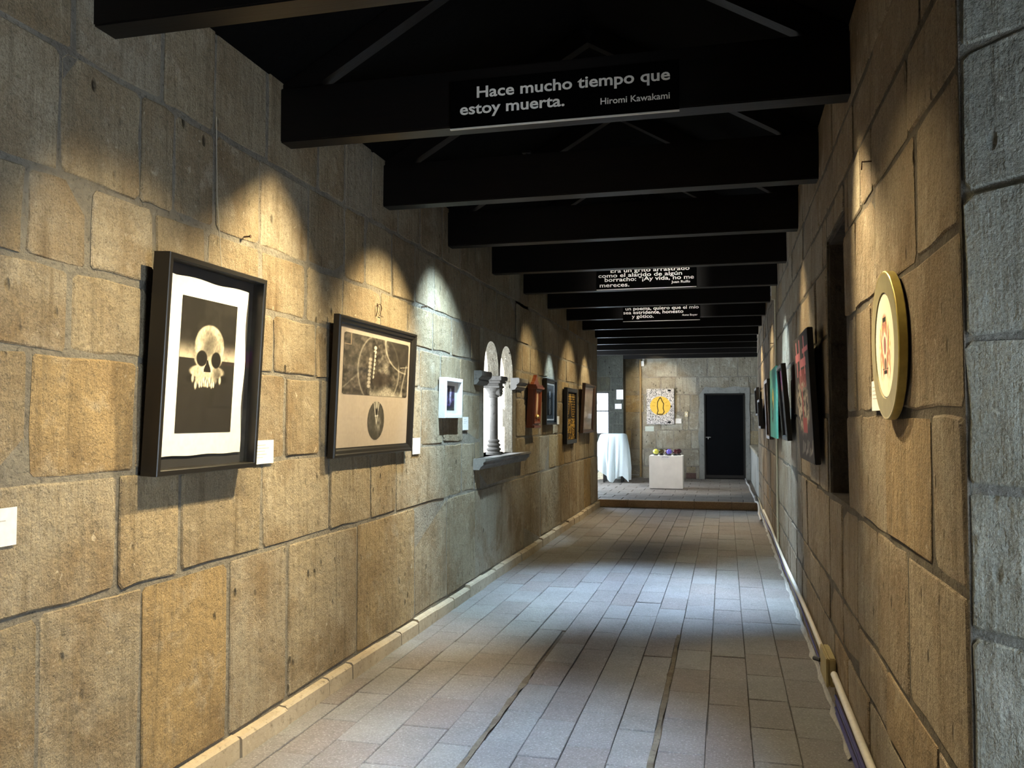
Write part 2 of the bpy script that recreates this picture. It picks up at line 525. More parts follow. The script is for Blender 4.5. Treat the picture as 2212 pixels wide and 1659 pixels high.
def block_mesh(wd, ht, r, dp=0.10, jit=0.006):
    a, b = wd / 2, ht / 2
    j = lambda s=jit: r.uniform(-s, s)
    cc = [min(r.uniform(0.004, 0.022), a * 0.4, b * 0.4) for _ in range(4)]
    q = lambda lo, hi: r.uniform(lo, hi)
    pts = [(-a + cc[0], -b + j()), (-a * q(0.3, 0.5), -b + j()), (a * q(0.1, 0.5), -b + j()), (a - cc[1], -b + j()),
           (a + j(), -b + cc[1]), (a + j(), b * q(-0.3, 0.3)), (a + j(), b - cc[2]),
           (a - cc[2], b + j()), (a * q(0.2, 0.5), b + j()), (-a * q(0.2, 0.5), b + j()), (-a + cc[3], b + j()),
           (-a + j(), b - cc[3]), (-a + j(), b * q(-0.3, 0.3)), (-a + j(), -b + cc[0])]
    ch = r.uniform(0.003, 0.006)
    n = len(pts)
    vs = []
    for x, z in pts:                      # back ring
        vs.append((x, dp, z))
    for x, z in pts:                      # arris ring
        vs.append((x, ch * 0.8, z))
    tx, tz = r.uniform(-0.003, 0.003), r.uniform(-0.003, 0.003)
    for x, z in pts:                      # face ring
        k = ch * 1.3
        xx, zz = x - math.copysign(min(k, abs(x)), x), z - math.copysign(min(k, abs(z)), z)
        vs.append((xx, tx * xx / max(a, 0.1) + tz * zz / max(b, 0.1), zz))
    fs = []
    for i in range(n):
        q = (i + 1) % n
        fs.append((i, q, n + q, n + i))
        fs.append((n + i, n + q, 2 * n + q, 2 * n + i))
    fs.append(tuple(2 * n + i for i in range(n)))
    return MB().add(vs, fs).mesh('stone_block')

def cut(rects, hole):
    out = []
    hx0, hx1, hz0, hz1 = hole
    for x0, x1, z0, z1 in rects:
        if hx0 >= x1 or hx1 <= x0 or hz0 >= z1 or hz1 <= z0:
            out.append((x0, x1, z0, z1))
            continue
        if hx0 > x0:
            out.append((x0, hx0, z0, z1))
        if hx1 < x1:
            out.append((hx1, x1, z0, z1))
        xa, xb = max(x0, hx0), min(x1, hx1)
        if hz0 > z0:
            out.append((xa, xb, z0, hz0))
        if hz1 < z1:
            out.append((xa, xb, hz1, z1))
    return [q for q in out if q[1] - q[0] > 0.07 and q[3] - q[2] > 0.05]

def courses(parent, place, rotz, u0, u1, zs, joints, holes, mat, wmin, wmax, r, gap=0.019, proud=0.0035):
    """place(u, z) -> world point on the wall face; joints = {course: [u...]} measured joints, filled up at random"""
    for ci in range(len(zs) - 1):
        z0, z1 = zs[ci], zs[ci + 1]
        us = sorted(joints.get(ci, []))
        line = [u0]
        for q in us:
            if q > line[-1] + 0.12:
                line.append(q)
        if us and us[0] - u0 > wmax * 1.3:           # fill before the first measured joint
            fill, q = [], us[0]
            while q - u0 > wmax * 1.2:
                q -= r.uniform(wmin, wmax)
                fill.append(q)
            line = [u0] + sorted(fill) + line[1:]
        while u1 - line[-1] > wmax * 1.25:
            line.append(line[-1] + r.uniform(wmin, wmax))
        line.append(u1)
        for a, b in zip(line[:-1], line[1:]):
            rects = [(a, b, z0, z1)]
            for h in holes:
                rects = cut(rects, h)
            for x0, x1, c0, c1 in rects:
                g = r.uniform(gap * 0.6, gap * 1.9)
                h2 = r.uniform(gap * 0.7, gap * 1.8)
                me = block_mesh(x1 - x0 - g, c1 - c0 - h2, r)
                o = link('stone_block', me, mat, parent)
                o.location = place((x0 + x1) / 2, (c0 + c1) / 2, proud + r.uniform(-0.003, 0.004))
                o.rotation_euler = (0, 0, rotz)

# --- floor -----------------------------------------------------------------------------
floor = MB().box(-4.2, 2.4, -3.2, YEND + 0.3, -0.25, -0.012).build('floor', M['grout'])
tag(floor, kind='structure')
cols_x = [-2.17, -2.05, -1.845, -1.606, -1.356, -1.147, -0.95, -0.752, -0.537, -0.326, -0.105, 0.109, 0.322, 0.55]
r = random.Random(21)

def unit_tile(seed):
    q = random.Random(seed)
    j = lambda: q.uniform(-0.010, 0.010)
    base = [(-0.5, -0.5), (0.5, -0.5), (0.5, 0.5), (-0.5, 0.5)]
    lo = [(x + j(), y + j()) for x, y in base]
    vs = [(x, y, -0.03) for x, y in lo] + [(x, y, -0.004) for x, y in lo] + [(x * 0.975, y * 0.985, q.uniform(-0.0006, 0.0006)) for x, y in lo]
    fs = []
    for k in range(2):
        for i in range(4):
            l = (i + 1) % 4
            fs.append((k * 4 + i, k * 4 + l, k * 4 + 4 + l, k * 4 + 4 + i))
    fs += [(8, 9, 10, 11), (3, 2, 1, 0)]
    return MB().add(vs, fs).mesh('floor_tile')

tiles_me = [unit_tile(s) for s in range(8)]
tl = []
for ci in range(len(cols_x) - 1):
    x0, x1 = cols_x[ci], cols_x[ci + 1]
    y = 1.55 + (0.232 if ci % 2 else 0.0) + r.uniform(-0.05, 0.05)
    if ci == 11:
        y = 4.594 - 0.465 * 6
    if ci == 10:
        y = 4.878 - 0.465 * 7
    while y < YEND:
        ln = r.uniform(0.44, 0.49)
        y1 = min(y + ln, YEND)
        if YEND - y1 < 0.15:
            y1 = YEND
        tl.append((x0, x1, y, y1, ci))
        y = y1
vis = [t for t in tl if t[3] > 3.05]
vis.sort(key=lambda t: t[2])
rest = vis[296:] + [t for t in tl if t[3] <= 3.05]
for x0, x1, y0, y1, ci in vis[:296]:
    o = link('floor_tile', r.choice(tiles_me), M['tile'], floor)
    gx = r.uniform(0.002, 0.006)
    if ci in (8, 4) and y1 < 6.6:
        x1 -= 0.026
    o.location = ((x0 + x1) / 2, (y0 + y1) / 2, r.uniform(-0.0025, 0.0025))
    o.rotation_euler = (r.uniform(-0.003, 0.003), r.uniform(-0.006, 0.006), 0)
    o.scale = (x1 - x0 - gx, y1 - y0 - r.uniform(0.001, 0.006), 1)
mb = MB()
for x0, x1, y0, y1, ci in rest:
    z = r.uniform(-0.002, 0.002)
    mb.box(x0 + 0.003, x1 - 0.003, y0 + 0.003, y1 - 0.003, -0.03, z)
# areas behind and beside the camera
for i in range(15):
    for k in range(6):
        mb.box(-2.2 + i * 0.29, -1.915 + i * 0.29 - 0.008, -3.0 + k * 0.75, -2.26 + k * 0.75, -0.03, 0.0)
tag(mb.build('floor_tile_field', M['tile'], floor), 'worn grey tiles behind and far along the corridor', kind='stuff')
for xs, ya, yb in ((-0.339, 3.1, 6.3), (-1.160, 3.1, 5.2)):
    q = MB()
    n = 26
    vs = []
    for i in range(n + 1):
        y = ya + (yb - ya) * i / n
        k = 0.5 + 0.5 * math.sin(i * 0.8 + xs * 9) ** 2
        vs += [(xs - 0.018 * k + r.uniform(-0.007, 0.005), y, 0.0035), (xs + 0.018 * k + r.uniform(-0.005, 0.007), y, 0.0035)]
    q.add(vs, [(2 * i, 2 * i + 1, 2 * i + 3, 2 * i + 2) for i in range(n)])
    tag(q.build('mortar_strip', M['strip'], floor), 'wide rough mortar joint between tile rows')

# raised floor of the far room
plat = MB().box(-4.2, 2.4, YEND + 0.05, 21.4, -0.2, ZP - 0.012).build('floor', M['grout'])
tag(plat, kind='structure')
y = YEND + 0.30
row = 0
for q in (0,):
    xs = XL - 0.04
    while xs < XR:      # nosing stones of the step
        x2 = min(xs + r.uniform(0.55, 0.75), XR + 0.02)
        if XR - x2 < 0.25:
            x2 = XR + 0.02
        MB().box(xs + 0.003, x2 - 0.003, YEND, YEND + 0.10, 0.0, ZP, 0.005).build('riser_stone', M['riser'], plat)
        xs = x2
y = YEND + 0.10
while y < YFAR - 0.1:
    y1 = min(y + 0.42, YFAR)
    xs = -3.7 + (0.0 if row % 2 else 0.21)
    while xs < 1.0:
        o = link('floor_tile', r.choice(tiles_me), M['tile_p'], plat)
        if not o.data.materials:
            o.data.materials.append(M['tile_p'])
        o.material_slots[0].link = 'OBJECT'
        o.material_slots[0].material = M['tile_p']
        o.location = (xs + 0.21, (y + y1) / 2, ZP + r.uniform(-0.002, 0.002))
        o.scale = (0.413, y1 - y - 0.007, 1)
        xs += 0.42
    y = y1
    row += 1

# --- left wall ---------------------------------------------------------------------------
WH = (7.62, 9.02, 1.19, 2.40)       # window hole y0,y1,z0,z1
mb = MB()
T = 0.55
def slab(mb, y0, y1, z0, z1):
    mb.box(XL - T, XL - 0.001, y0, y1, z0, z1)
slab(mb, -3.2, WH[0], -0.2, 3.36)
YS = WH[1] + 0.62                       # the reveal opens out towards the outside
slab(mb, YS, YEND, -0.2, 3.36)
slab(mb, WH[0], YS, -0.2, WH[2])
xi, xo = XL - 0.11, XL - T
def wedge(p4, z0, z1):
    mb.add([(x, y, z0) for x, y in p4] + [(x, y, z1) for x, y in p4], [(0, 1, 2, 3), (7, 6, 5, 4), (0, 4, 5, 1), (1, 5, 6, 2), (2, 6, 7, 3), (3, 7, 4, 0)])
wedge([(XL - 0.001, WH[1]), (XL - 0.001, YS), (xo, YS), (xi, WH[1])], WH[2], 3.36)
vs = [(XL - 0.001, WH[3]), (XL - 0.001, 3.36), (xo, 3.36), (xo, 3.22), (xi, WH[3])]
n = len(vs)
mb.add([(x, WH[0], z) for x, z in vs] + [(x, YS, z) for x, z in vs], [tuple(range(n)), tuple(range(n, 2 * n))[::-1]] + [(i, (i + 1) % n, n + (i + 1) % n, n + i) for i in range(n)])
wall_left = tag(mb.build('wall_left', M['mortar']), kind='structure')
ZL = [0.105, 0.905, 1.345, 1.775, 2.075, 2.39, 2.83, 3.34]
JL = {0: [2.39, 2.90, 3.50, 4.05, 4.91, 5.92, 6.67, 7.46, 8.2, 9.4, 10.3, 11.0],
      1: [2.76, 3.13, 3.79, 4.52, 5.11, 5.55, 6.60, 7.05, 7.45, 9.45, 10.2],
      2: [1.95, 2.33, 2.85, 3.45, 4.00, 4.40, 4.92, 5.5, 6.05, 6.55, 7.1],
      3: [2.05, 2.50, 2.92, 3.40, 3.88, 4.33, 4.85, 5.5, 6.0, 6.5, 7.0],
      4: [1.9, 2.29, 2.59, 2.94, 3.3, 3.75, 4.22, 4.68, 5.25, 5.75, 6.3],
      5: [1.95, 2.44, 2.85, 3.06, 3.36, 3.73, 4.24, 4.7, 5.0, 5.45, 5.9],
      6: [2.1, 2.49, 2.98, 3.35, 3.8, 4.35, 4.7, 5.1]}
r = random.Random(5)
courses(wall_left, lambda u, z, p: (XL + p, u, z), PI / 2, 1.30, YEND, ZL, JL, [WH], M['stone'], 0.36, 0.72, r)
# end face of the left wall, turning into the far room
mb = MB().box(-3.75, XL - T + 0.02, YEND - 0.3, YEND, -0.2, 3.36)
tag(mb.build('wall_return', M['mortar']), kind='structure')

# curb along the left wall
curb = tag(MB().box(XL - 0.02, XL + 0.030, 1.3, YEND, -0.02, 0.085).build('baseboard_left', M['mortar']), kind='structure')
y = 1.35
while y < YEND - 0.05:
    y1 = min(y + r.uniform(0.30, 0.52), YEND)
    hh = r.uniform(0.088, 0.108)
    dd = r.uniform(0.044, 0.055)
    MB().add([(XL, y + 0.004, -0.01), (XL + dd, y + 0.004, -0.01), (XL + dd - 0.003, y + 0.004, hh - 0.012), (XL + dd - 0.014, y + 0.005, hh), (XL, y + 0.004, hh + 0.004),
              (XL, y1 - 0.004, -0.01), (XL + dd, y1 - 0.004, -0.01), (XL + dd - 0.002, y1 - 0.004, hh - 0.016), (XL + dd - 0.016, y1 - 0.005, hh - 0.004), (XL, y1 - 0.004, hh)],
             [(0, 1, 2, 3, 4), (9, 8, 7, 6, 5), (0, 5, 6, 1), (1, 6, 7, 2), (2, 7, 8, 3), (3, 8, 9, 4)]).build('curb_stone', M['curb'], curb)
    y = y1

# --- twin lancet window in the left wall ----------------------------------------------------
win = tag(bpy.data.objects.new('window_1', None), kind='structure')
COL.objects.link(win)
win.location = (XL, 8.32, WH[2])
win.rotation_euler = (0, 0, PI / 2)      # local x = along the wall (+Y), local -y = into the corridor

def lancet(cx, hw, z0, zs, zt, n=9):
    """pointed arch outline (counter clockwise from bottom left)"""
    pts = [(cx - hw, z0), (cx + hw, z0), (cx + hw, zs)]
    for i in range(1, n):
        t = i / n
        pts.append((cx + hw * math.cos(t * PI / 2) ** 0.9, zs + (zt - zs) * math.sin(t * PI / 2) ** 0.92))
    pts.append((cx, zt))
    for i in range(n - 1, 0, -1):
        t = i / n
        pts.append((cx - hw * math.cos(t * PI / 2) ** 0.9, zs + (zt - zs) * math.sin(t * PI / 2) ** 0.92))
    pts.append((cx - hw, zs))
    return pts

def filled(name, loops, depth, mat, parent, loc, rot=(PI / 2, 0, 0)):
    cu = bpy.data.curves.new(name, 'CURVE')
    cu.dimensions = '2D'
    cu.fill_mode = 'BOTH'
    cu.extrude = depth / 2
    for lp in loops:
        sp = cu.splines.new('POLY')
        sp.points.add(len(lp) - 1)
        for p, (a, b) in zip(sp.points, lp):
            p.co = (a, b, 0, 1)
        sp.use_cyclic_u = True
    tmp = bpy.data.objects.new(name + '_tmp', cu)
    COL.objects.link(tmp)
    dg = bpy.context.evaluated_depsgraph_get()
    me = bpy.data.meshes.new_from_object(tmp.evaluated_get(dg))
    bpy.data.objects.remove(tmp)
    bpy.data.curves.remove(cu)
    me.materials.clear()
    me.name = name
    return link(name, me, mat, parent, loc, rot)

# upper stone with two pointed heads; below the impost the openings are straight
lw = 0.265
c1, c2 = -0.295, 0.295
zsp, ztp = 0.775, 1.115
outer = [(-0.70, zsp - 0.02), (c1 - lw, zsp - 0.02)] + lancet(c1, lw, zsp - 0.02, zsp, ztp)[2:-1][::-1]
def head_half(cx):
    ring = lancet(cx, lw, zsp - 0.02, zsp, ztp)
    return ring
r1h, r2h = head_half(c1), head_half(c2)
# one continuous outline: left leg, first arch, middle, second arch, right leg, up and over
up1 = [r1h[-1]] + r1h[2:-1][::-1]          # from left spring over the apex to right spring
up2 = [r2h[-1]] + r2h[2:-1][::-1]
loop = [(-0.70, zsp - 0.02), (c1 - lw, zsp - 0.02)] + up1 + [(c1 + lw, zsp - 0.02), (c2 - lw, zsp - 0.02)] + up2 + [(c2 + lw, zsp - 0.02), (0.70, zsp - 0.02), (0.70, 1.21), (-0.70, 1.21)]
filled('arch_stone', [loop], 0.11, M['stone_f'], win, (0, 0.052, 0))
for s in (-1, 1):
    x0, x1 = (-0.70, c1 - lw) if s < 0 else (c2 + lw, 0.70)
    MB().box(x0, x1, 0.0, 0.11, 0.0, zsp - 0.02, 0.004).build('jamb', M['stone_f'], win)
    # moulded impost projecting at the side of the opening
    xa, xb = (-0.90, -0.555) if s < 0 else (0.555, 0.98)
    prof = [(0.02, 0.665), (-0.030, 0.675), (-0.052, 0.705), (-0.045, 0.722), (-0.066, 0.738), (-0.078, 0.752), (-0.078, 0.788), (-0.070, 0.798), (0.02, 0.798)]
    pp = [(xa, y, z) for y, z in prof] + [(xb, y, z) for y, z in prof]
    n = len(prof)
    MB().add(pp, [tuple(range(n)), tuple(range(n, 2 * n))[::-1]] + [(i, (i + 1) % n, n + (i + 1) % n, n + i) for i in range(n)]).build('impost', M['carved'], win)
# sill
prof = [(0.30, -0.10), (-0.06, -0.10), (-0.075, -0.075), (-0.10, -0.055), (-0.10, -0.035), (-0.12, -0.02), (-0.12, 0.0), (0.30, 0.0)]
n = len(prof)
pp = [(-0.92, y, z) for y, z in prof] + [(0.94, y, z) for y, z in prof]
MB().add(pp, [tuple(range(n)), tuple(range(n, 2 * n))[::-1]] + [(i, (i + 1) % n, n + (i + 1) % n, n + i) for i in range(n)]).build('sill', M['carved'], win)

def colonnette(y, outer=False):
    c = MB()
    pr = [(0.078, 0.0), (0.078, 0.022), (0.06, 0.034), (0.074, 0.05), (0.074, 0.062), (0.054, 0.076), (0.068, 0.092), (0.068, 0.104), (0.05, 0.118), (0.06, 0.132), (0.06, 0.142), (0.044, 0.156)]
    c.lathe(pr, (0, y, 0), 20)
    c.build('column_base', M['carved'], win, True)
    MB().lathe([(0.043, 0.15), (0.042, 0.35), (0.041, 0.582)], (0, y, 0), 20).build('column_shaft', M['carved'], win, True)
    cap = MB()
    cap.lathe([(0.045, 0.575), (0.056, 0.582), (0.056, 0.592), (0.048, 0.60), (0.066, 0.635), (0.088, 0.665), (0.094, 0.672)], (0, y, 0), 20)
    k = cap.build('column_capital', M['carved'], win, True)
    ab = MB()
    ab.box(-0.095, 0.095, y - 0.085, y + 0.095, 0.670, 0.692, 0.004)
    ab.box(-0.085, 0.085, y - 0.075, y + 0.085, 0.692, 0.715, 0.004)
    ab.box(-0.11, 0.11, y - 0.10, y + 0.11, 0.715, 0.742, 0.006)
    ab.box(-0.125, 0.125, y - 0.115, y + 0.125, 0.742, 0.785, 0.006)
    ab.build('abacus', M['carved'], k)
    if not outer:
        ro = MB()                                        # carved rosette on the capital
        for i in range(8):
            t = 2 * PI * i / 8
            cx, cz = 0.034 * math.cos(t), 0.034 * math.sin(t)
            ro.lathe([(0.004, -0.012), (0.013, -0.008), (0.015, 0.0), (0.008, 0.012)], (cx, y - 0.075, 0.638 + cz), 8, 'y')
        ro.lathe([(0.006, -0.016), (0.013, -0.01), (0.013, 0.01)], (0, y - 0.075, 0.638), 10, 'y')
        ro.lathe([(0.052, -0.002), (0.056, 0.008), (0.05, 0.05)], (0, y - 0.075, 0.638), 18, 'y')
        ro.build('rosette', M['carved'], k, True)
colonnette(0.055)
colonnette(0.40, True)

# --- right wall with niche -----------------------------------------------------------------------
NH = (4.22, 4.95, 1.15, 2.52)
mb = MB()
TR = 0.60
def slab_r(y0, y1, z0, z1):
    mb.box(XR + 0.001, XR + TR, y0, y1, z0, z1)
YR0, YR1 = 2.22, 15.45
slab_r(YR0, NH[0], -0.2, 3.36)
slab_r(NH[1], YR1, -0.2, 3.36)
slab_r(NH[0], NH[1], -0.2, NH[2])
slab_r(NH[0], NH[1], NH[3], 3.36)
wall_right = tag(mb.build('wall_right', M['mortar_r']), kind='structure')
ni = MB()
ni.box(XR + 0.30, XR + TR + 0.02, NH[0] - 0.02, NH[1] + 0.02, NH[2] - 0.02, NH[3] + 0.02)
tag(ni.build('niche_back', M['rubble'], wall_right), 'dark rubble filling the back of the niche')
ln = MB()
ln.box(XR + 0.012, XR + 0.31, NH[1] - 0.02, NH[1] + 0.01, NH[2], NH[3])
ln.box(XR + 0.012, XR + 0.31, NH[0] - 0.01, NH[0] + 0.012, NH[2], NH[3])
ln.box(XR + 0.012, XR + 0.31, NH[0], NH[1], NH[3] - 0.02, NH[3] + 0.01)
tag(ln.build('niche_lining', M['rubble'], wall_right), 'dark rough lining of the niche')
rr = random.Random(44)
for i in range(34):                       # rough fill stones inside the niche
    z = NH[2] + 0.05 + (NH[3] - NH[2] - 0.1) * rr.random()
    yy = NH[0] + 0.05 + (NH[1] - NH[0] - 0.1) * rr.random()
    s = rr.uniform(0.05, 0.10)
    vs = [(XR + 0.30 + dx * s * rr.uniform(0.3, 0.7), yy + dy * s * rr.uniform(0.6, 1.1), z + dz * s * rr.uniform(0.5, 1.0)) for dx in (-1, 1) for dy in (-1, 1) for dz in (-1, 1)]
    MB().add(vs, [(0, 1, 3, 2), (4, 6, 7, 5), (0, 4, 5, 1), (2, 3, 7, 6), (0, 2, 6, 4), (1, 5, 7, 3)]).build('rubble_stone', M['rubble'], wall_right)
ZR = [0.0, 0.44, 0.67, 1.135, 1.57, 2.01, 2.40, 2.67, 2.93, 3.34]
JR = {0: [2.9, 3.7, 4.3], 1: [2.55, 3.3, 3.95], 2: [2.92, 3.46, 3.96], 3: [2.57, 3.25, 3.78], 4: [2.95, 3.5],
      5: [2.70, 3.36, 3.88], 6: [2.79, 3.43, 3.68, 4.1], 7: [2.6, 3.34, 3.9], 8: [2.9, 3.5]}
r = random.Random(9)
courses(wall_right, lambda u, z, p: (XR - p, u, z), -PI / 2, YR0, YR1, ZR, JR, [NH], M['stone_r'], 0.38, 0.70, r)
# splayed jamb turning away beside the camera
th = math.radians(42)
SD = Vector((math.sin(th), -math.cos(th), 0))
SN = Vector((-math.cos(th), -math.sin(th), 0))
P0 = Vector((XR, YR0, 0))
SLEN = 1.25
def spl(u, z, p):
    q = P0 + SD * u + SN * p
    return (q.x, q.y, z)
a, b = P0 - SN * 0.004, P0 + SD * SLEN - SN * 0.004
mb = MB().add([(a.x, a.y, -0.2), (b.x, b.y, -0.2), (b.x + 0.6, b.y + 0.1, -0.2), (XR + TR, YR0, -0.2), (a.x, a.y, 3.6), (b.x, b.y, 3.6), (b.x + 0.6, b.y + 0.1, 3.6), (XR + TR, YR0, 3.6)],
              [(0, 1, 2, 3), (7, 6, 5, 4), (0, 4, 5, 1), (1, 5, 6, 2), (2, 6, 7, 3), (3, 7, 4, 0)])
ws = tag(mb.build('wall_splay', M['mortar_g']), kind='structure')
ang = math.atan2(SN.y, SN.x) + PI / 2
courses(ws, spl, ang, 0.0, SLEN, [0.0, 0.35, 0.70, 1.045, 1.387, 1.737, 2.087, 2.43, 2.78, 3.13, 3.5], {1: [0.5], 2: [0.62], 3: [0.45], 4: [0.66], 5: [0.5], 6: [0.7], 7: [0.4]}, [], M['stone_g'], 0.4, 0.7, r, 0.014)
# the near hall behind the camera
XW = 1.386
mb = MB()
mb.box(XW, XW + 0.4, 1.29, 1.60, -0.2, 3.6)
mb.box(XW, XW + 0.4, -3.2, 0.52, -0.2, 3.6)
mb.box(XW, XW + 0.4, 0.52, 1.29, -0.2, 0.6)
mb.box(XW, XW + 0.4, 0.52, 1.29, 2.25, 3.6)
tag(mb.build('wall_hall', M['cement']), kind='structure')
tag(MB().box(-2.9, 1.9, -3.5, -3.0, -0.2, 4.4).build('wall_back', M['cement']), kind='structure')
# pale mortar fillet along the foot of the right wall
bm_ = MB()
vs, n = [], 90
for i in range(n + 1):
    y = 4.2 + (YR1 - 4.2) * i / n
    wv = 0.022 + 0.012 * math.sin(i * 1.7) * math.sin(i * 0.37) + r.uniform(-0.006, 0.006)
    vs += [(XR - wv, y, 0.002), (XR - wv * 0.6, y, 0.012), (XR - 0.004, y, 0.035 + r.uniform(-0.006, 0.01))]
bm_.add(vs, [(3 * i + k, 3 * i + k + 1, 3 * i + k + 4, 3 * i + k + 3) for i in range(n) for k in range(2)])
tag(bm_.build('baseboard_right', rough_mat('pale_fillet', (0.34, 0.33, 0.31), (0.42, 0.41, 0.38), 40, 0.7, 0.01)), kind='structure')

# --- far room walls ------------------------------------------------------------------------------------
wall_far = tag(MB().box(-2.45, 2.4, YFAR + 0.001, YFAR + 0.4, -0.2, 3.6).build('wall_far', M['mortar']), kind='structure')
r = random.Random(31)
DOORH = (-0.60, 0.55, 0.0, 2.27)
BRK = (-0.92, -0.69, 0.13, 0.265)
courses(wall_far, lambda u, z, p: (u, YFAR - p, z), 0.0, -2.42, 1.2, [ZP, 0.42, 0.83, 1.28, 1.70, 2.13, 2.55, 3.2],
        {0: [-2.0, -1.3], 1: [-1.9, -1.45, -1.0], 2: [-2.2, -1.96, -1.62, -1.2], 3: [-1.96, -1.5, -1.0, -.85], 4: [-1.9, -1.3, -1.05, -.8], 5: [-2.0, -1.5, -1.15, -.65, .1], 6: [-2.0, -1.1, -.4, .3]},
        [DOORH, BRK], M['stone_f'], 0.35, 0.62, r)
MB().box(BRK[0], BRK[1], YFAR - 0.012, YFAR + 0.05, BRK[2], BRK[3], 0.004).build('brick', M['brick'], wall_far)
# cement surround with a ragged outer edge
rg = random.Random(3)
pts = [(-0.60 + rg.uniform(-0.03, 0.02), ZP + i * 0.18) for i in range(12)]
pts += [(-0.60 + 0.14 * i, 2.29 + rg.uniform(-0.03, 0.03)) for i in range(1, 8)]
pts += [(0.555 + rg.uniform(-0.01, 0.01), 2.29 - i * 0.24) for i in range(9)] + [(0.55, ZP)]
pts += [(0.44, ZP), (0.44, 2.15), (-0.49, 2.15), (-0.49, ZP)]
tag(filled('trim_1', [pts], 0.03, M['cement'], None, (0, YFAR - 0.006, 0)), kind='structure')
door = tag(MB().box(-0.485, 0.435, YFAR - 0.012, YFAR + 0.03, ZP + 0.012, 2.148).build('door_1', M['door']), kind='structure')
fr = MB()
for x0, x1, z0, z1 in ((-0.489, -0.455, ZP, 2.15), (0.405, 0.439, ZP, 2.15), (-0.489, 0.439, 2.115, 2.15)):
    fr.box(x0, x1, YFAR - 0.035, YFAR - 0.010, z0, z1, 0.003)
fr.build('door_frame', M['black'], door)
MB().box(-0.455, 0.405, YFAR - 0.022, YFAR - 0.012, ZP + 0.03, ZP + 0.10, 0.003).build('kick_rail', M['black'], door)
lt = MB().box(-0.47, -0.36, YFAR - 0.032, YFAR - 0.020, 1.10, 1.125, 0.002)
lt.tube([(-0.46, YFAR - 0.045, 1.113), (-0.34, YFAR - 0.045, 1.113)], 0.008)
lt.tube([(-0.40, YFAR - 0.045, 1.113), (-0.40, YFAR - 0.05, 1.07)], 0.006)
tag(lt.build('door_latch', M['metal'], door), 'steel sliding latch')

# darker pier on the left with a barred window
YP = 20.30
PW = (-3.35, -2.68, 1.18, 2.185)
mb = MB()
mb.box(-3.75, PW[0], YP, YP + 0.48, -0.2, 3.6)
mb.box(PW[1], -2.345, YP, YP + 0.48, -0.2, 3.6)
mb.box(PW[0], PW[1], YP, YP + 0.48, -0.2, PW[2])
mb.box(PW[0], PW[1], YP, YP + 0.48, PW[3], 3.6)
pier = tag(mb.build('wall_pier', M['mortar_pier_shade']), kind='structure')
courses(pier, lambda u, z, p: (u, YP - p, z), 0.0, -3.6, -2.345, [ZP, 0.6, 1.0, 1.42, 1.72, 2.2, 2.55, 3.2], {3: [-2.7, -2.5], 4: [-2.55], 2: [-2.6], 5: [-2.65]}, [PW], M['stone_pier_shade'], 0.4, 0.7, r)
w2 = tag(bpy.data.objects.new('window_2', None), kind='structure')
COL.objects.link(w2)
w2.location = (0, YP + 0.02, 0)
f2 = MB()
for x0, x1, z0, z1 in ((PW[0], PW[1], PW[2], PW[2] + 0.03), (PW[0], PW[1], PW[3] - 0.03, PW[3]), (PW[1] - 0.03, PW[1], PW[2], PW[3]), (PW[0], PW[0] + 0.03, PW[2], PW[3]), (PW[0], PW[1], 1.72, 1.75)):
    f2.box(x0, x1, 0.0, 0.04, z0, z1)
f2.build('window_frame', M['black'], w2)
for i in range(5):
    x = PW[1] - 0.085 - i * 0.115
    MB().tube([(x, 0.02, PW[2]), (x, 0.02, PW[3])], 0.006, 6).build('grille_bar', M['rust'], w2)
for z0, z1 in ((PW[2] + 0.03, 1.72), (1.75, PW[3] - 0.03)):
    MB().box(PW[0] + 0.03, PW[1] - 0.03, 0.045, 0.05, z0, z1).build('pane', M['pane'], w2)
# far room side walls
mb = MB()
mb.box(-4.2, -3.75, YEND - 0.3, 16.5, -0.2, 3.6)
mb.box(-4.2, -3.75, 18.9, 21.3, -0.2, 3.6)
mb.box(-4.2, -3.75, 16.5, 18.9, -0.2, 0.8)
mb.box(-4.2, -3.75, 16.5, 18.9, 2.7, 3.6)
tag(mb.build('wall_west', M['cement']), kind='structure')
we = tag(MB().box(0.80, 1.3, YR1 - 0.05, 21.3, -0.2, 3.6).build('wall_east', M['mortar_g']), kind='structure')
courses(we, lambda u, z, p: (0.80 - p, u, z), -PI / 2, YR1, YFAR, [0.9, 1.4, 1.75, 2.2, 2.55, 3.0, 3.4], {}, [], M['stone_f'], 0.4, 0.7, r)
bench = tag(MB().box(XR + 0.01, 0.82, YR1 - 0.02, YFAR, 0.10, 0.90).build('trim_2', M['cement']), kind='structure')
for i in range(9):
    ya = YR1 + 0.02 + i * 0.59
    MB().box(XR - 0.012, 0.80, ya, min(ya + 0.58, YFAR), 0.885, 0.945, 0.008).build('ledge_stone', M['stone_f'], bench)

# --- roof ------------------------------------------------------------------------------------------------
APX, APZ = -0.83, 3.96
mb = MB()
def deck(xa, za, xb, zb, ya=-3.4, yb=21.3, t=0.05):
    mb.add([(xa, ya, za), (xb, ya, zb), (xb, yb, zb), (xa, yb, za), (xa, ya, za + t), (xb, ya, zb + t), (xb, yb, zb + t), (xa, yb, za + t)],
           [(0, 1, 2, 3), (7, 6, 5, 4), (0, 4, 5, 1), (1, 5, 6, 2), (2, 6, 7, 3), (3, 7, 4, 0)])
sl = (APZ - 3.26) / (APX + 2.04)
zk = APZ + 0.12 - sl * 1.52
deck(APX - 1.52, zk, APX, APZ + 0.12)
deck(APX, APZ + 0.12, APX + 1.52, zk)
deck(-4.3, zk - 0.02, APX - 1.52, zk, 14.7)
deck(-2.85, zk - 0.02, APX - 1.52, zk, -3.4, 14.75)
deck(APX + 1.52, zk, 2.6, zk - 0.02)
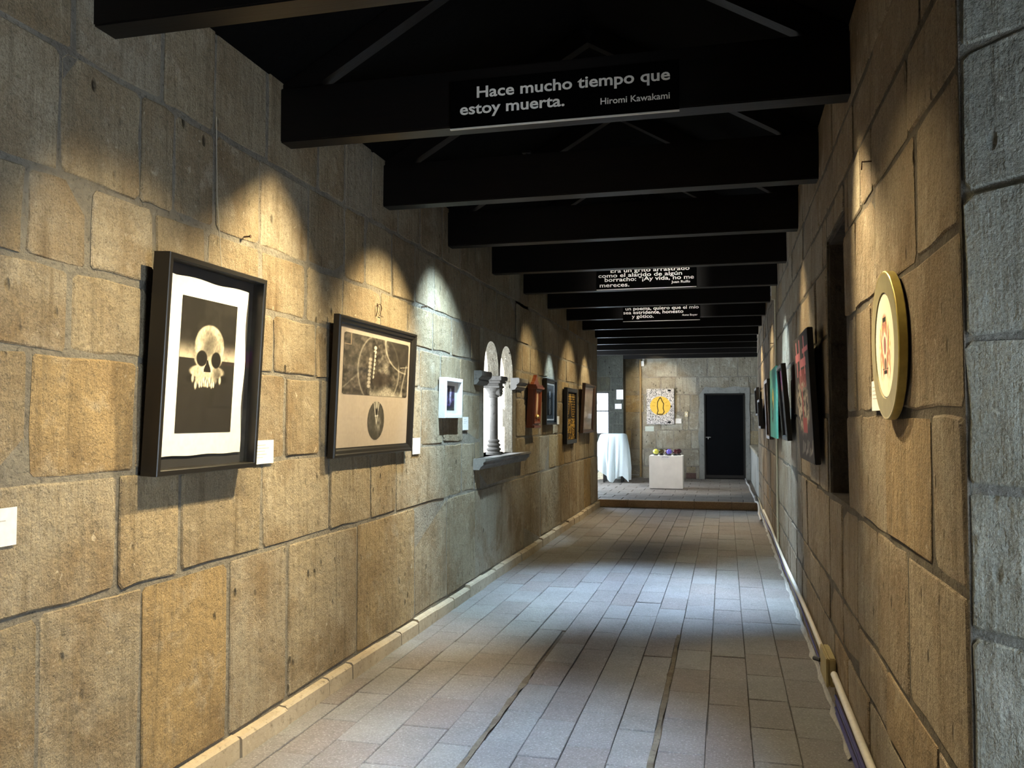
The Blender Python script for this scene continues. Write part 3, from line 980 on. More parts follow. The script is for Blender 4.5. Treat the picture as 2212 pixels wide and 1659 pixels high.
ceil = tag(mb.build('ceiling', M['roof']), kind='structure')
# tarpaulin-black gable ends and the low side of the wide rooms are closed by the deck
mb = MB()
mb.add([(-4.3, 21.2, 2.2), (2.6, 21.2, 2.2), (2.6, 21.2, 4.2), (-4.3, 21.2, 4.2), (-4.3, 21.3, 2.2), (2.6, 21.3, 2.2), (2.6, 21.3, 4.2), (-4.3, 21.3, 4.2)],
       [(0, 1, 2, 3), (7, 6, 5, 4), (0, 4, 5, 1), (1, 5, 6, 2), (2, 6, 7, 3), (3, 7, 4, 0)])
mb.build('gable_end', M['roof'], ceil)

TIEB, TIET, TD = 2.97, 3.25, 0.12
def truss(i, y, xa, xb):
    where = {0: 'above the lone caption card', 1: 'behind the two-line quotation board', 2: 'above the dental print', 3: 'above the small white frame',
             4: 'above the twin lancet window', 5: 'behind the four-line quotation board', 6: 'above the portrait with the white line', 7: 'behind the three-line quotation board',
             8: 'above the brown framed sheet', 9: 'just before the step', 10: 'over the raised floor just past the step', 11: 'over the white plinth',
             12: 'over the draped stand', 13: 'close against the far wall'}.get(i, 'over the hall by the side opening')
    t = thing('roof_truss', 'black timber roof truss ' + where, 'roof truss', (APX, y, TIEB), group='black roof trusses' if i < 90 else 'black roof trusses over the hall')
    dz = 0.0
    MB().box(xa - APX, xb - APX, 0, TD, 0, TIET - TIEB, 0.006).build('tie_beam', M['beam'], t)
    for s in (-1, 1):
        half = 1.36
        a = Vector((s * half, 0.02, 3.16 - TIEB + dz))
        b = Vector((0, 0.02, 3.16 - TIEB + sl * half))
        th_ = 0.11
        d = (b - a).normalized()
        nrm = Vector((-d.z, 0, d.x))
        if nrm.z < 0:
            nrm = -nrm
        p = [a, b, b + nrm * th_, a + nrm * th_]
        vs = [(q.x, 0.02, q.z) for q in p] + [(q.x, 0.10, q.z) for q in p]
        MB().add(vs, [(0, 1, 2, 3), (7, 6, 5, 4), (0, 4, 5, 1), (1, 5, 6, 2), (2, 6, 7, 3), (3, 7, 4, 0)]).build('rafter', M['beam'], t)
    return t
BY = [2.56 + 1.365 * i for i in range(14)]
BY[0] = 2.58
for i, y in enumerate(BY):
    if i == 0:
        truss(i, y, XL - 0.05, XR + 0.05)
    elif y < YEND:
        truss(i, y, XL - 0.05, XR + 0.05)
    else:
        truss(i, y, -3.76, 0.82)
truss(99, 1.2, XL - 0.05, XR + 0.8)
truss(99, -0.2, XL - 0.05, XR + 0.83)
truss(99, -1.6, XL - 0.05, XR + 0.83)

# ------------------------------------------------------------------ lettering
def text_words(body, x0, x1, z, cap, bold=0.012):
    """one flat mesh for each word of a line set between x0 and x1"""
    cu = bpy.data.curves.new('lettering', 'FONT')
    cu.body = body
    cu.size = 1.0
    cu.offset = bold
    cu.resolution_u = 3
    tmp = bpy.data.objects.new('lettering_tmp', cu)
    COL.objects.link(tmp)
    dg = bpy.context.evaluated_depsgraph_get()
    me = bpy.data.meshes.new_from_object(tmp.evaluated_get(dg))
    bpy.data.objects.remove(tmp)
    bpy.data.curves.remove(cu)
    co = np.empty(len(me.vertices) * 3)
    me.vertices.foreach_get('co', co)
    co = co.reshape(-1, 3)
    faces = [tuple(p.vertices) for p in me.polygons]
    bpy.data.meshes.remove(me)
    par = list(range(len(co)))
    def find(a):
        while par[a] != a:
            par[a] = par[par[a]]
            a = par[a]
        return a
    for f in faces:
        for q in f[1:]:
            par[find(q)] = find(f[0])
    isl = {}
    for k, f in enumerate(faces):
        isl.setdefault(find(f[0]), []).append(k)
    ext = sorted((min(co[v, 0] for k in ks for v in faces[k]), max(co[v, 0] for k in ks for v in faces[k]), ks) for ks in isl.values())
    words, right = [], None
    for a, b, ks in ext:
        if right is None or a - right > 0.135:
            words.append([])
            right = b
        words[-1] += ks
        right = max(right, b)
    mn, mx = co[:, 0].min(), co[:, 0].max()
    sx, sz = (x1 - x0) / (mx - mn), cap / 0.70
    out = []
    for ks in words:
        used = sorted({v for k in ks for v in faces[k]})
        idx = {v: n for n, v in enumerate(used)}
        m2 = bpy.data.meshes.new('word')
        m2.from_pydata([(x0 + (co[v, 0] - mn) * sx, 0.0, z + co[v, 1] * sz) for v in used], [], [tuple(idx[v] for v in faces[k]) for k in ks])
        m2.update()
        out.append(m2)
    return out

def sign(name, label, y, xa, xb, za, zb, lines, tilt=0.0):
    t = thing(name, label, 'sign', ((xa + xb) / 2, y, za))
    wd = xb - xa
    MB().box(-wd / 2, wd / 2, 0.0, 0.010, 0.004, zb - za, 0.001).build('board', M['board'], t)
    MB().box(-wd / 2, wd / 2, -0.001, 0.011, -0.003, 0.003).build('board_edge', M['edge'], t)
    cx = (xa + xb) / 2
    for body, x0, x1, z, cap, bold in lines:
        for wm in text_words(body, x0 - cx, x1 - cx, z - za, cap, bold):
            link('word', wm, M['letters'], t, (0, -0.0015, 0))
    return t
sign('quotation_board', 'black quotation board with two white lines on the truss', BY[1] - 0.016, -1.285, -0.19, 2.955, 3.19,
     [('Hace mucho tiempo que', -1.15, -0.23, 3.100, 0.054, 0.02), ('estoy muerta.', -1.235, -0.72, 3.022, 0.054, 0.02), ('Hiromi Kawakami', -0.55, -0.232, 3.012, 0.030, 0.012)])
sign('quotation_board', 'black quotation board with four white lines of text', BY[5] - 0.016, -1.37, -0.29, 2.975, 3.27,
     [('Era un grito arrastrado', -1.215, -0.36, 3.160, 0.044, 0.010), ('como el alarido de alg\u00fan', -1.35, -0.44, 3.109, 0.042, 0.010),
      ('borracho: "\u00a1Ay vida, no me', -1.28, -0.315, 3.062, 0.044, 0.010), ('mereces.', -1.335, -1.01, 3.003, 0.044, 0.010), ('Juan Rulfo', -0.555, -0.355, 3.022, 0.026, 0.014)])
sign('quotation_board', 'black quotation board with three visible lines, hanging below its truss', BY[7] - 0.016, -1.395, -0.33, 2.925, 3.27,
     [('un poema, quiero que el m\u00edo', -1.36, -0.345, 3.084, 0.046, 0.010), ('sea estridente, honesto', -1.39, -0.555, 3.029, 0.046, 0.010),
      ('y g\u00f3tico.', -1.27, -0.965, 2.972, 0.048, 0.010), ('Anne Boyer', -0.575, -0.36, 2.985, 0.026, 0.012)])

# ------------------------------------------------------------------ printed images (per-vertex ink colours)
def vnoise(U, V, s, seed, octv=3):
    out = np.zeros_like(U)
    amp, tot = 1.0, 0.0
    for o in range(octv):
        g = np.random.RandomState(seed + o).rand(67, 67)
        x, y = U * s, V * s
        xi, yi = np.floor(x).astype(int), np.floor(y).astype(int)
        fx, fy = x - xi, y - yi
        fx = fx * fx * (3 - 2 * fx)
        fy = fy * fy * (3 - 2 * fy)
        A, B = g[xi % 67, yi % 67], g[(xi + 1) % 67, yi % 67]
        C_, D = g[xi % 67, (yi + 1) % 67], g[(xi + 1) % 67, (yi + 1) % 67]
        out += amp * ((A * (1 - fx) + B * fx) * (1 - fy) + (C_ * (1 - fx) + D * fx) * fy)
        tot += amp
        amp *= 0.55
        s *= 2
    return out / tot
def sst(a, b, x):
    t = np.clip((x - a) / (b - a), 0, 1)
    return t * t * (3 - 2 * t)
def ell(U, V, cx, cy, rx, ry, soft=0.08):
    d = np.sqrt(((U - cx) / rx) ** 2 + ((V - cy) / ry) ** 2)
    return 1 - sst(1 - soft, 1 + soft, d)
def lerp(img, col, m):
    return img * (1 - m[..., None]) + np.array(col, float) * m[..., None]
def rect(U, V, x0, x1, y0, y1):
    return ((U > x0) & (U < x1) & (V > y0) & (V < y1)).astype(float)
def seg(U, V, p, q, wd):
    px, py = p
    dx, dy = q[0] - px, q[1] - py
    L2 = dx * dx + dy * dy + 1e-9
    t = np.clip(((U - px) * dx + (V - py) * dy) / L2, 0, 1)
    d = np.hypot(U - px - t * dx, V - py - t * dy)
    return 1 - sst(wd * 0.6, wd * 1.3, d)

def art(name, parent, wd, ht, nx, ny, fn, loc, mask=None):
    """flat print, local xz plane, x centred, z from 0; fn(U,V) -> rgb in display values"""
    u = np.linspace(0, 1, nx + 1)
    v = np.linspace(0, 1, ny + 1)
    U, V = np.meshgrid(u, v)
    img = np.clip(fn(U, V), 0, 1)
    rgb = np.where(img <= 0.04045, img / 12.92, ((img + 0.055) / 1.055) ** 2.4)
    co = np.stack([(U - 0.5) * wd, np.zeros_like(U), V * ht], -1).reshape(-1, 3)
    idx = np.arange((nx + 1) * (ny + 1)).reshape(ny + 1, nx + 1)
    q = np.stack([idx[:-1, :-1], idx[:-1, 1:], idx[1:, 1:], idx[1:, :-1]], -1).reshape(-1, 4)
    if mask is not None:
        uc, vc = (U[:-1, :-1] + U[1:, 1:]) / 2, (V[:-1, :-1] + V[1:, 1:]) / 2
        q = q[mask(uc, vc).ravel()]
    me = bpy.data.meshes.new(name)
    me.vertices.add(len(co))
    me.vertices.foreach_set('co', co.ravel().astype(np.float32))
    me.loops.add(len(q) * 4)
    me.loops.foreach_set('vertex_index', q.ravel().astype(np.int32))
    me.polygons.add(len(q))
    me.polygons.foreach_set('loop_start', np.arange(0, len(q) * 4, 4, dtype=np.int32))
    me.polygons.foreach_set('loop_total', np.full(len(q), 4, dtype=np.int32))
    me.update(calc_edges=True)
    at = me.color_attributes.new('ink', 'FLOAT_COLOR', 'POINT')
    at.data.foreach_set('color', np.concatenate([rgb.reshape(-1, 3), np.ones((len(co), 1))], 1).ravel().astype(np.float32))
    return link(name, me, M['ink'], parent, loc)

def a_skull(U, V):
    n1, n2 = vnoise(U, V * 1.4, 9, 1, 4), vnoise(U, V * 1.4, 40, 5, 3)
    img = np.ones(U.shape + (3,)) * np.array([0.115, 0.105, 0.09])
    img = lerp(img, (0.17, 0.16, 0.14), sst(0.45, 0.7, n1) * 0.6)
    glow = sst(0.72, 0.555, V) * (V > 0.553) * np.clip(0.35 + 1.3 * n1 * n2 + np.abs(U - 0.5), 0, 1)
    img = lerp(img, (0.78, 0.74, 0.64), np.clip(glow, 0, 1) * 0.9)
    img = lerp(img, (0.145, 0.135, 0.12), (V < 0.553).astype(float) * 0.85)
    cx = 0.515
    W_ = 0.27 - 0.03 * sst(0.7, 0.55, V)
    sk = ell(U, V, cx, 0.655, 0.265, 0.160, 0.05)                       # cranium
    sk = np.maximum(sk, ell(U, V, cx - 0.01, 0.565, 0.255, 0.10, 0.06))
    sk = np.maximum(sk, ell(U, V, cx - 0.02, 0.46, 0.31, 0.058, 0.10))       # cheek bones
    sk = np.maximum(sk, ell(U, V, cx - 0.03, 0.405, 0.20, 0.06, 0.12))        # upper jaw
    sh = 0.55 + 0.5 * n1 + 0.35 * (n2 - 0.5)
    sh = sh * (1 - 0.45 * ell(U, V, cx, 0.66, 0.10, 0.08, 0.9)) * (1 - 0.35 * ell(U, V, cx + 0.16, 0.44, 0.08, 0.05, 0.9))
    col = np.clip(sh, 0.2, 1)[..., None] * np.array([0.86, 0.81, 0.70])
    img = img * (1 - sk[..., None]) + col * sk[..., None]
    dark = np.maximum(ell(U, V, 0.385, 0.558, 0.095, 0.060, 0.10), ell(U, V, 0.645, 0.554, 0.088, 0.062, 0.10))
    tri = ((V > 0.455) & (V < 0.548)).astype(float) * (np.abs(U - 0.492) < 0.012 + 0.05 * sst(0.548, 0.47, V))
    dark = np.maximum(dark, tri)
    for i, (tx, tz) in enumerate(((0.205, 0.40), (0.80, 0.41))):
        dark = np.maximum(dark, ell(U, V, tx, tz, 0.07, 0.03, 0.3) * 0.9)
    img = lerp(img, (0.09, 0.08, 0.07), dark)
    for i in range(8):                                                     # teeth
        tx = 0.37 + i * 0.036
        tb = 0.372 - 0.018 * math.sin(i * 2.1) - (0.02 if i in (0, 6) else 0)
        img = lerp(img, (0.88, 0.84, 0.74), ell(U, V, tx, tb + 0.008, 0.015, 0.024, 0.3))
        img = lerp(img, (0.15, 0.13, 0.11), ell(U, V, tx + 0.021, tb + 0.006, 0.006, 0.03, 0.4))
    for tx, tb in ((0.245, 0.405), (0.735, 0.40), (0.30, 0.355)):
        img = lerp(img, (0.80, 0.76, 0.66), ell(U, V, tx, tb, 0.022, 0.030, 0.4))
    return img

def a_dental(U, V):
    n = vnoise(U * 1.5, V, 16, 11, 5)
    n3 = vnoise(U * 1.5, V, 60, 18, 3)
    img = np.ones(U.shape + (3,)) * np.array([0.30, 0.28, 0.25]) * (0.15 + 1.7 * n[..., None] ** 1.3)
    W = lambda m, k=0.9, c=(0.78, 0.75, 0.68): lerp(img, c, np.clip(m, 0, 1) * k)
    def arc(cx, cy, rx, ry, wd):
        d = np.sqrt(((U - cx) / rx) ** 2 + ((V - cy) / ry) ** 2)
        return np.exp(-((d - 1) / wd) ** 2)
    img = W(arc(0.52, 0.45, 0.32, 0.62, 0.03), 0.55)
    img = W(arc(0.98, 0.95, 0.38, 0.50, 0.025) * (U < 0.97), 0.7)
    img = lerp(img, (0.16, 0.145, 0.125), ell(U, V, 0.97, 0.97, 0.33, 0.44, 0.1) * 0.65)
    img = W(np.exp(-((U - 0.57 - 0.06 * np.sin(V * 9)) / 0.03) ** 2) * (V > 0.35) * n, 0.8)
    img = W(np.exp(-((U - 0.62) / 0.05) ** 2) * ell(U, V, 0.6, 0.4, 0.12, 0.2, 0.5) * n3, 0.9)
    img = lerp(img, (0.17, 0.14, 0.12), ell(U, V, 0.55, 0.30, 0.16, 0.12, 0.4) * 0.7)
    for i in range(8):
        img = W(ell(U, V, 0.445 - 0.004 * i, 0.83 - i * 0.072, 0.022, 0.033, 0.3), 0.95, (0.86, 0.83, 0.76))
        img = W(ell(U, V, 0.375 - 0.002 * i, 0.62 - i * 0.066, 0.024, 0.03, 0.3), 0.8, (0.74, 0.71, 0.65))
    img = lerp(img, (0.10, 0.09, 0.08), seg(U, V, (0.425, 0.75), (0.405, 0.22), 0.012) * 0.8)
    bt = sst(0.20, 0.03, V + 0.05 * np.sin(U * 17)) * (U > 0.38) * (U < 0.92)
    img = W(bt * (0.3 + n3), 0.85)
    img = W(np.exp(-((V - (0.10 + 1.2 * (U - 0.0))) / 0.02) ** 2) * (U < 0.22) * n3 * 1.3, 0.6)
    img = W(seg(U, V, (0.88, 0.02), (0.97, 0.60), 0.012), 0.5)
    img = W(seg(U, V, (0.87, 0.55), (1.0, 0.58), 0.010), 0.6)
    # mat-coloured notches
    img = lerp(img, (0.62, 0.54, 0.45), rect(U, V, 0, 0.085, 0.80, 0.82) + rect(U, V, 0.085, 0.10, 0.80, 1.0))
    return img

def a_oval(U, V):
    n = vnoise(U, V, 9, 33, 4)
    img = np.ones(U.shape + (3,)) * np.array([0.27, 0.26, 0.235]) * (0.6 + 0.8 * n[..., None])
    img = lerp(img, (0.82, 0.80, 0.74), np.maximum(seg(U, V, (0.34, 0.95), (0.52, 0.42), 0.02), seg(U, V, (0.64, 0.95), (0.52, 0.42), 0.02)) * 0.9)
    img = lerp(img, (0.75, 0.73, 0.67), seg(U, V, (0.5, 0.98), (0.5, 0.88), 0.09) * 0.7)
    img = lerp(img, (0.86, 0.84, 0.78), seg(U, V, (0.43, 0.62), (0.60, 0.63), 0.018) * 0.9)
    img = lerp(img, (0.62, 0.60, 0.55), ell(U, V, 0.62, 0.40, 0.16, 0.20, 0.5) * n)
    img = lerp(img, (0.10, 0.095, 0.085), ell(U, V, 0.52, 0.73, 0.07, 0.09, 0.5) * 0.8)
    return img

def a_dance(U, V):
    n, m = vnoise(U, V * 1.5, 6, 51, 4), vnoise(U, V * 1.5, 14, 57, 3)
    img = np.ones(U.shape + (3,)) * np.array([0.10, 0.09, 0.20]) * (0.5 + n[..., None])
    img = lerp(img, (0.35, 0.25, 0.55), sst(0.55, 0.75, n) * 0.8)
    img = lerp(img, (0.9, 0.9, 0.95), ell(U, V, 0.58, 0.78, 0.10, 0.12, 0.5))
    img = lerp(img, (0.75, 0.72, 0.82), ell(U, V, 0.55, 0.52, 0.10, 0.26, 0.5) * (0.4 + m))
    img = lerp(img, (0.85, 0.85, 0.9), ell(U, V, 0.2, 0.82, 0.08, 0.10, 0.5) * m)
    img = lerp(img, (0.55, 0.5, 0.65), ell(U, V, 0.25, 0.45, 0.08, 0.22, 0.5) * m)
    img = lerp(img, (0.18, 0.30, 0.14), sst(0.18, 0.02, V) * m)
    return img

def a_figure(U, V):
    n = vnoise(U, V * 2, 10, 61, 3)
    img = np.ones(U.shape + (3,)) * np.array([0.06, 0.065, 0.075])
    body = ell(U, V, 0.5, 0.32, 0.20, 0.34, 0.1) * (V < 0.62)
    img = lerp(img, (0.62, 0.60, 0.58), body * np.clip(0.3 + n, 0, 1) * 0.8)
    img = lerp(img, (0.20, 0.2, 0.21), seg(U, V, (0.42, 0.0), (0.47, 0.5), 0.05) * 0.8)
    img = lerp(img, (0.78, 0.79, 0.82), ell(U, V, 0.5, 0.78, 0.17, 0.14, 0.12) * np.clip(0.5 + n * 0.7, 0, 1))
    img = lerp(img, (0.10, 0.1, 0.11), ell(U, V, 0.5, 0.72, 0.06, 0.07, 0.3))
    return img

def a_gold(U, V):
    n, m = vnoise(U, V * 1.5, 26, 71, 3), vnoise(U, V * 1.5, 9, 77, 3)
    img = np.ones(U.shape + (3,)) * np.array([0.07, 0.055, 0.04])
    rows = (np.sin(V * 120) > 0.1) * (vnoise(U * 5, np.floor(V * 19.1) / 19.1, 12, 73, 1) > 0.42)
    gold = rows * (V > 0.40) * (1 - ell(U, V, 0.48, 0.55, 0.22, 0.22, 0.15))
    img = lerp(img, (0.72, 0.58, 0.28), gold * 0.85)
    img = lerp(img, (0.09, 0.07, 0.05), ell(U, V, 0.48, 0.52, 0.17, 0.20, 0.2))
    img = lerp(img, (0.85, 0.66, 0.28), (seg(U, V, (0.42, 0.95), (0.30, 0.55), 0.02) + seg(U, V, (0.42, 0.95), (0.66, 0.5), 0.02)) * 0.8)
    low = (V < 0.46 - 0.12 * np.abs(U - 0.5)) * sst(0.40, 0.62, n)
    img = lerp(img, (0.80, 0.64, 0.30), low * 0.95)
    img = lerp(img, (0.45, 0.33, 0.13), (V < 0.42) * sst(0.5, 0.7, m) * 0.5)
    return img

def a_brown(U, V):
    n, m = vnoise(U, V, 5, 81, 4), vnoise(U, V, 20, 87, 3)
    img = np.ones(U.shape + (3,)) * np.array([0.62, 0.53, 0.44]) * (0.7 + 0.5 * n[..., None])
    img = lerp(img, (0.40, 0.24, 0.15), sst(0.80, 0.92, V) * 0.8)
    img = lerp(img, (0.80, 0.74, 0.66), ell(U, V, 0.3, 0.35, 0.22, 0.08, 0.3) * 0.8)
    img = lerp(img, (0.30, 0.20, 0.14), ell(U, V, 0.55, 0.24, 0.35, 0.07, 0.4) * m)
    img = lerp(img, (0.45, 0.36, 0.28), ell(U, V, 0.6, 0.55, 0.12, 0.25, 0.6) * m)
    return img

def a_disc(U, V):
    X = np.abs(U - 0.5) * 2
    n = vnoise(X * 1.3, V, 8, 91, 3)
    img = np.ones(U.shape + (3,)) * np.array([0.95, 0.92, 0.84])
    fig = ell(X, V, 0.0, 0.44, 0.62, 0.36, 0.08)
    img = lerp(img, (0.88, 0.72, 0.55), fig * sst(0.40, 0.55, n))
    img = lerp(img, (0.70, 0.42, 0.40), fig * sst(0.55, 0.66, n) * 0.8)
    img = lerp(img, (0.90, 0.78, 0.36), fig * sst(0.36, 0.26, n) * 0.8)
    img = lerp(img, (0.97, 0.94, 0.86), ell(X, V, 0, 0.50, 0.22, 0.13, 0.1))
    img = lerp(img, (0.62, 0.42, 0.42), ell(X, V, 0, 0.50, 0.13, 0.09, 0.1))
    img = lerp(img, (0.97, 0.94, 0.86), ell(X, V, 0, 0.14, 0.22, 0.12, 0.15))
    img = lerp(img, (0.12, 0.11, 0.10), np.maximum(rect(X, V, -1, 0.13, 0.735, 0.775), rect(X, V, -1, 0.16, 0.225, 0.262)))
    img = lerp(img, (0.25, 0.22, 0.2), rect(X, V, 0.13, 0.17, 0.70, 0.775) + rect(X, V, 0.1, 0.3, 0.268, 0.276))
    img = lerp(img, (0.45, 0.38, 0.36), ell(X, V, 0, 0.32, 0.12, 0.06, 0.2))
    return img

def a_red(U, V):
    n, m = vnoise(U, V * 1.2, 7, 101, 4), vnoise(U, V * 1.2, 22, 107, 3)
    img = np.ones(U.shape + (3,)) * np.array([0.20, 0.18, 0.175]) * (0.8 + 0.4 * n[..., None])
    img = lerp(img, (0.55, 0.24, 0.23), rect(U, V, 0.30, 0.78, 0.58, 0.72) * 0.95)
    img = lerp(img, (0.70, 0.64, 0.55), ell(U, V, 0.45, 0.44, 0.42, 0.22, 0.25) * sst(0.35, 0.6, m))
    img = lerp(img, (0.60, 0.28, 0.27), rect(U, V, 0.40, 0.68, 0.22, 0.34) + rect(U, V, 0.42, 0.50, 0.34, 0.6))
    red = rect(U, V, 0.10, 0.38, 0.80, 0.87) + rect(U, V, 0.48, 0.80, 0.74, 0.80) + rect(U, V, 0.62, 0.98, 0.84, 0.88)
    for x in (0.18, 0.40, 0.70):
        red = red + rect(U, V, x, x + 0.055, 0.68, 0.97)
    img = lerp(img, (0.80, 0.46, 0.48), np.clip(red, 0, 1))
    for i in range(9):
        p = (0.25 + 0.08 * i, 0.05 + 0.012 * (i % 3))
        img = lerp(img, (0.72, 0.70, 0.66), seg(U, V, p, (p[0] + 0.08, p[1] + 0.10 - 0.02 * (i % 4)), 0.008) * 0.8)
    return img

def a_magenta(U, V):
    n = vnoise(U, V, 6, 111, 4)
    img = np.ones(U.shape + (3,)) * np.array([0.45, 0.42, 0.40]) * (0.7 + 0.5 * n[..., None])
    img = lerp(img, (0.72, 0.22, 0.60), sst(0.74, 0.80, V))
    img = lerp(img, (0.86, 0.52, 0.50), sst(0.66, 0.72, V) * sst(0.80, 0.74, V))
    return img

def a_turq(U, V):
    n, m = vnoise(U, V, 4, 121, 4), vnoise(U, V, 16, 127, 3)
    img = np.ones(U.shape + (3,)) * np.array([0.30, 0.62, 0.54]) * (0.75 + 0.4 * n[..., None])
    img = lerp(img, (0.18, 0.42, 0.38), sst(0.75, 0.95, V) * 0.6)
    img = lerp(img, (0.86, 0.74, 0.30), ell(U, V, 0.52, 0.55, 0.12, 0.17, 0.3) * sst(0.3, 0.5, m))
    img = lerp(img, (0.10, 0.13, 0.12), ell(U, V, 0.42, 0.38, 0.14, 0.15, 0.3) * sst(0.35, 0.55, m))
    img = lerp(img, (0.12, 0.18, 0.17), seg(U, V, (0.55, 0.82), (0.55, 0.75), 0.02))
    img = lerp(img, (0.12, 0.18, 0.17), seg(U, V, (0.75, 0.85), (0.75, 0.72), 0.02))
    return img

def a_grey(U, V):
    n = vnoise(U, V, 8, 131, 4)
    return np.ones(U.shape + (3,)) * np.array([0.50, 0.44, 0.42]) * (0.5 + 0.9 * n[..., None])

def a_virgin(U, V):
    asp = 1.31
    n, m = vnoise(U, V * asp, 22, 141, 3), vnoise(U + 3, V * asp, 22, 149, 3)
    lines = np.maximum(np.exp(-((n - 0.5) / 0.028) ** 2), np.exp(-((m - 0.52) / 0.03) ** 2))
    img = np.ones(U.shape + (3,)) * np.array([0.78, 0.76, 0.75])
    img = lerp(img, (0.08, 0.08, 0.09), np.clip(lines * 1.4, 0, 1) * 0.9)
    img = lerp(img, (0.08, 0.08, 0.09), ell(U, V, 0.83, 0.95, 0.06, 0.025, 0.3) + ell(U, V, 0.82, 0.055, 0.06, 0.03, 0.3) + ell(U, V, 0.88, 0.5, 0.04, 0.03, 0.3))
    disc = ell(U, V, 0.50, 0.52, 0.375, 0.265, 0.02)
    img = lerp(img, (0.80, 0.66, 0.28), disc)
    out = [(0.47, 0.73), (0.40, 0.62), (0.39, 0.5), (0.42, 0.38), (0.38, 0.30), (0.40, 0.28), (0.58, 0.28), (0.64, 0.35), (0.60, 0.45), (0.62, 0.58), (0.56, 0.66), (0.53, 0.73), (0.50, 0.75), (0.47, 0.73)]
    for p, q in zip(out[:-1], out[1:]):
        img = lerp(img, (0.13, 0.09, 0.03), seg(U, V, p, q, 0.014))
    for i in range(7):
        t = PI * i / 6
        img = lerp(img, (0.55, 0.38, 0.05), seg(U, V, (0.5 + 0.20 * math.cos(t), 0.52 + 0.16 * math.sin(t)), (0.5 + 0.3 * math.cos(t), 0.52 + 0.22 * math.sin(t)), 0.006) * 0.5)
    return img

# ------------------------------------------------------------------ framed pictures
LEFT, RIGHT, FAR = 'left', 'right', 'far'
def hang(name, label, wall, a0, a1, z0, off=0.0, lean=0.0, cat='picture', group=None):
    """thing hung on a wall between a0 and a1 along it (local x centred, local z=0 at z0, front towards -y)"""
    c = (a0 + a1) / 2
    if wall == LEFT:
        return thing(name, label, cat, (XL + 0.006 + off, c, z0), (math.radians(lean), 0, PI / 2), group)
    if wall == RIGHT:
        return thing(name, label, cat, (XR - 0.006 - off, c, z0), (math.radians(lean), 0, -PI / 2), group)
    return thing(name, label, cat, (c, YFAR - 0.010 - off, z0), (math.radians(lean), 0, 0), group)

def flat(parent, name, wd, ht, z0, y, mat, th=0.003, x=0.0):
    return MB().box(x - wd / 2, x + wd / 2, y, y + th, z0, z0 + ht).build(name, mat, parent)

# skull print in deep black box frame
W_, H_ = 0.72, 0.872
t = hang('framed_skull_print', 'black box-framed print of a skull on wavy cream paper', LEFT, 2.86, 3.58, 1.33, 0.015, 3.0)
D_ = 0.07
MB().ring_frame(W_, H_, [(0, 0), (0, -D_), (0.003, -D_ - 0.003), (0.020, -D_ - 0.003), (0.023, -D_), (0.023, 0)]).build('frame', M['black'], t)
flat(t, 'mount', W_ - 0.04, H_ - 0.04, 0.02, -0.016, M['black_mat'], 0.012)
pa = random.Random(2)
pl = []
pw, ph = 0.575, 0.732
nseg = 14
edge = []
for i in range(nseg):
    edge.append((-pw / 2 + pw * i / nseg, 0.0 + 0.002 * math.sin(i)))
for i in range(nseg):
    edge.append((pw / 2 + 0.007 * math.sin(i * 0.9 + 1.0) - 0.004, ph * i / nseg))
for i in range(nseg):
    edge.append((pw / 2 - pw * i / nseg, ph + 0.004 * math.sin(i * 0.8)))
for i in range(nseg):
    edge.append((-pw / 2 + 0.008 * math.sin(i * 0.85) + 0.004, ph - ph * i / nseg))
MB().prism([(x, z + 0.07) for x, z in edge], -0.0235, -0.0215).build('paper_sheet', M['paper'], t)
art('print', t, 0.40, 0.562, 150, 200, a_skull, (0.0, -0.0250, 0.163))
flat(t, 'glass', W_ - 0.044, H_ - 0.044, 0.022, -0.052, M['glass'], 0.002)

# dental print
W_, H_ = 1.25, 0.825
t = hang('framed_dental_print', 'wide black moulded frame holding a dental x-ray and oval print', LEFT, 4.46, 5.71, 1.325, 0.012, 2.4)
MB().ring_frame(W_, H_, [(0, 0), (0, -0.035), (0.006, -0.042), (0.018, -0.042), (0.024, -0.034), (0.040, -0.030), (0.050, -0.020), (0.056, -0.020), (0.056, 0)]).build('frame', M['black'], t)
flat(t, 'mount', W_ - 0.10, H_ - 0.10, 0.05, -0.012, plain('warm_grey_mount', lin('#aa9e90'), 0.8, grain=0.03), 0.010)
def rr_mask(u, v):
    dx = np.maximum(np.abs(u - 0.5) - 0.472, 0) / 0.028
    dy = np.maximum(np.abs(v - 0.5) - 0.92 * 0.5, 0) / 0.04
    return np.hypot(dx, dy) < 1.0
art('xray_panel', t, 1.04, 0.365, 200, 90, a_dental, (0.018, -0.0135, 0.372), rr_mask)
art('oval_print', t, 0.265, 0.245, 70, 80, a_oval, (0.018, -0.0135, 0.092), lambda u, v: np.hypot((u - 0.5) * 2, (v - 0.5) * 2) < 1.0)
flat(t, 'glass', W_ - 0.10, H_ - 0.10, 0.05, -0.019, M['glass'], 0.002)

# small white frame
W_, H_ = 0.445, 0.325
t = hang('small_white_frame', 'small white deep frame with a dark purple dance print', LEFT, 6.43, 6.875, 1.557, 0.0, 1.0)
MB().ring_frame(W_, H_, [(0, 0), (0, -0.055), (0.003, -0.058), (0.028, -0.058), (0.031, -0.055), (0.031, 0)]).build('frame', M['white_fr'], t)
flat(t, 'mount', W_ - 0.05, H_ - 0.05, 0.025, -0.016, M['card'], 0.010)
art('print', t, 0.245, 0.200, 60, 50, a_dance, (0.0, -0.018, 0.063))
flat(t, 'glass', W_ - 0.06, H_ - 0.06, 0.03, -0.044, M['glass'], 0.002)

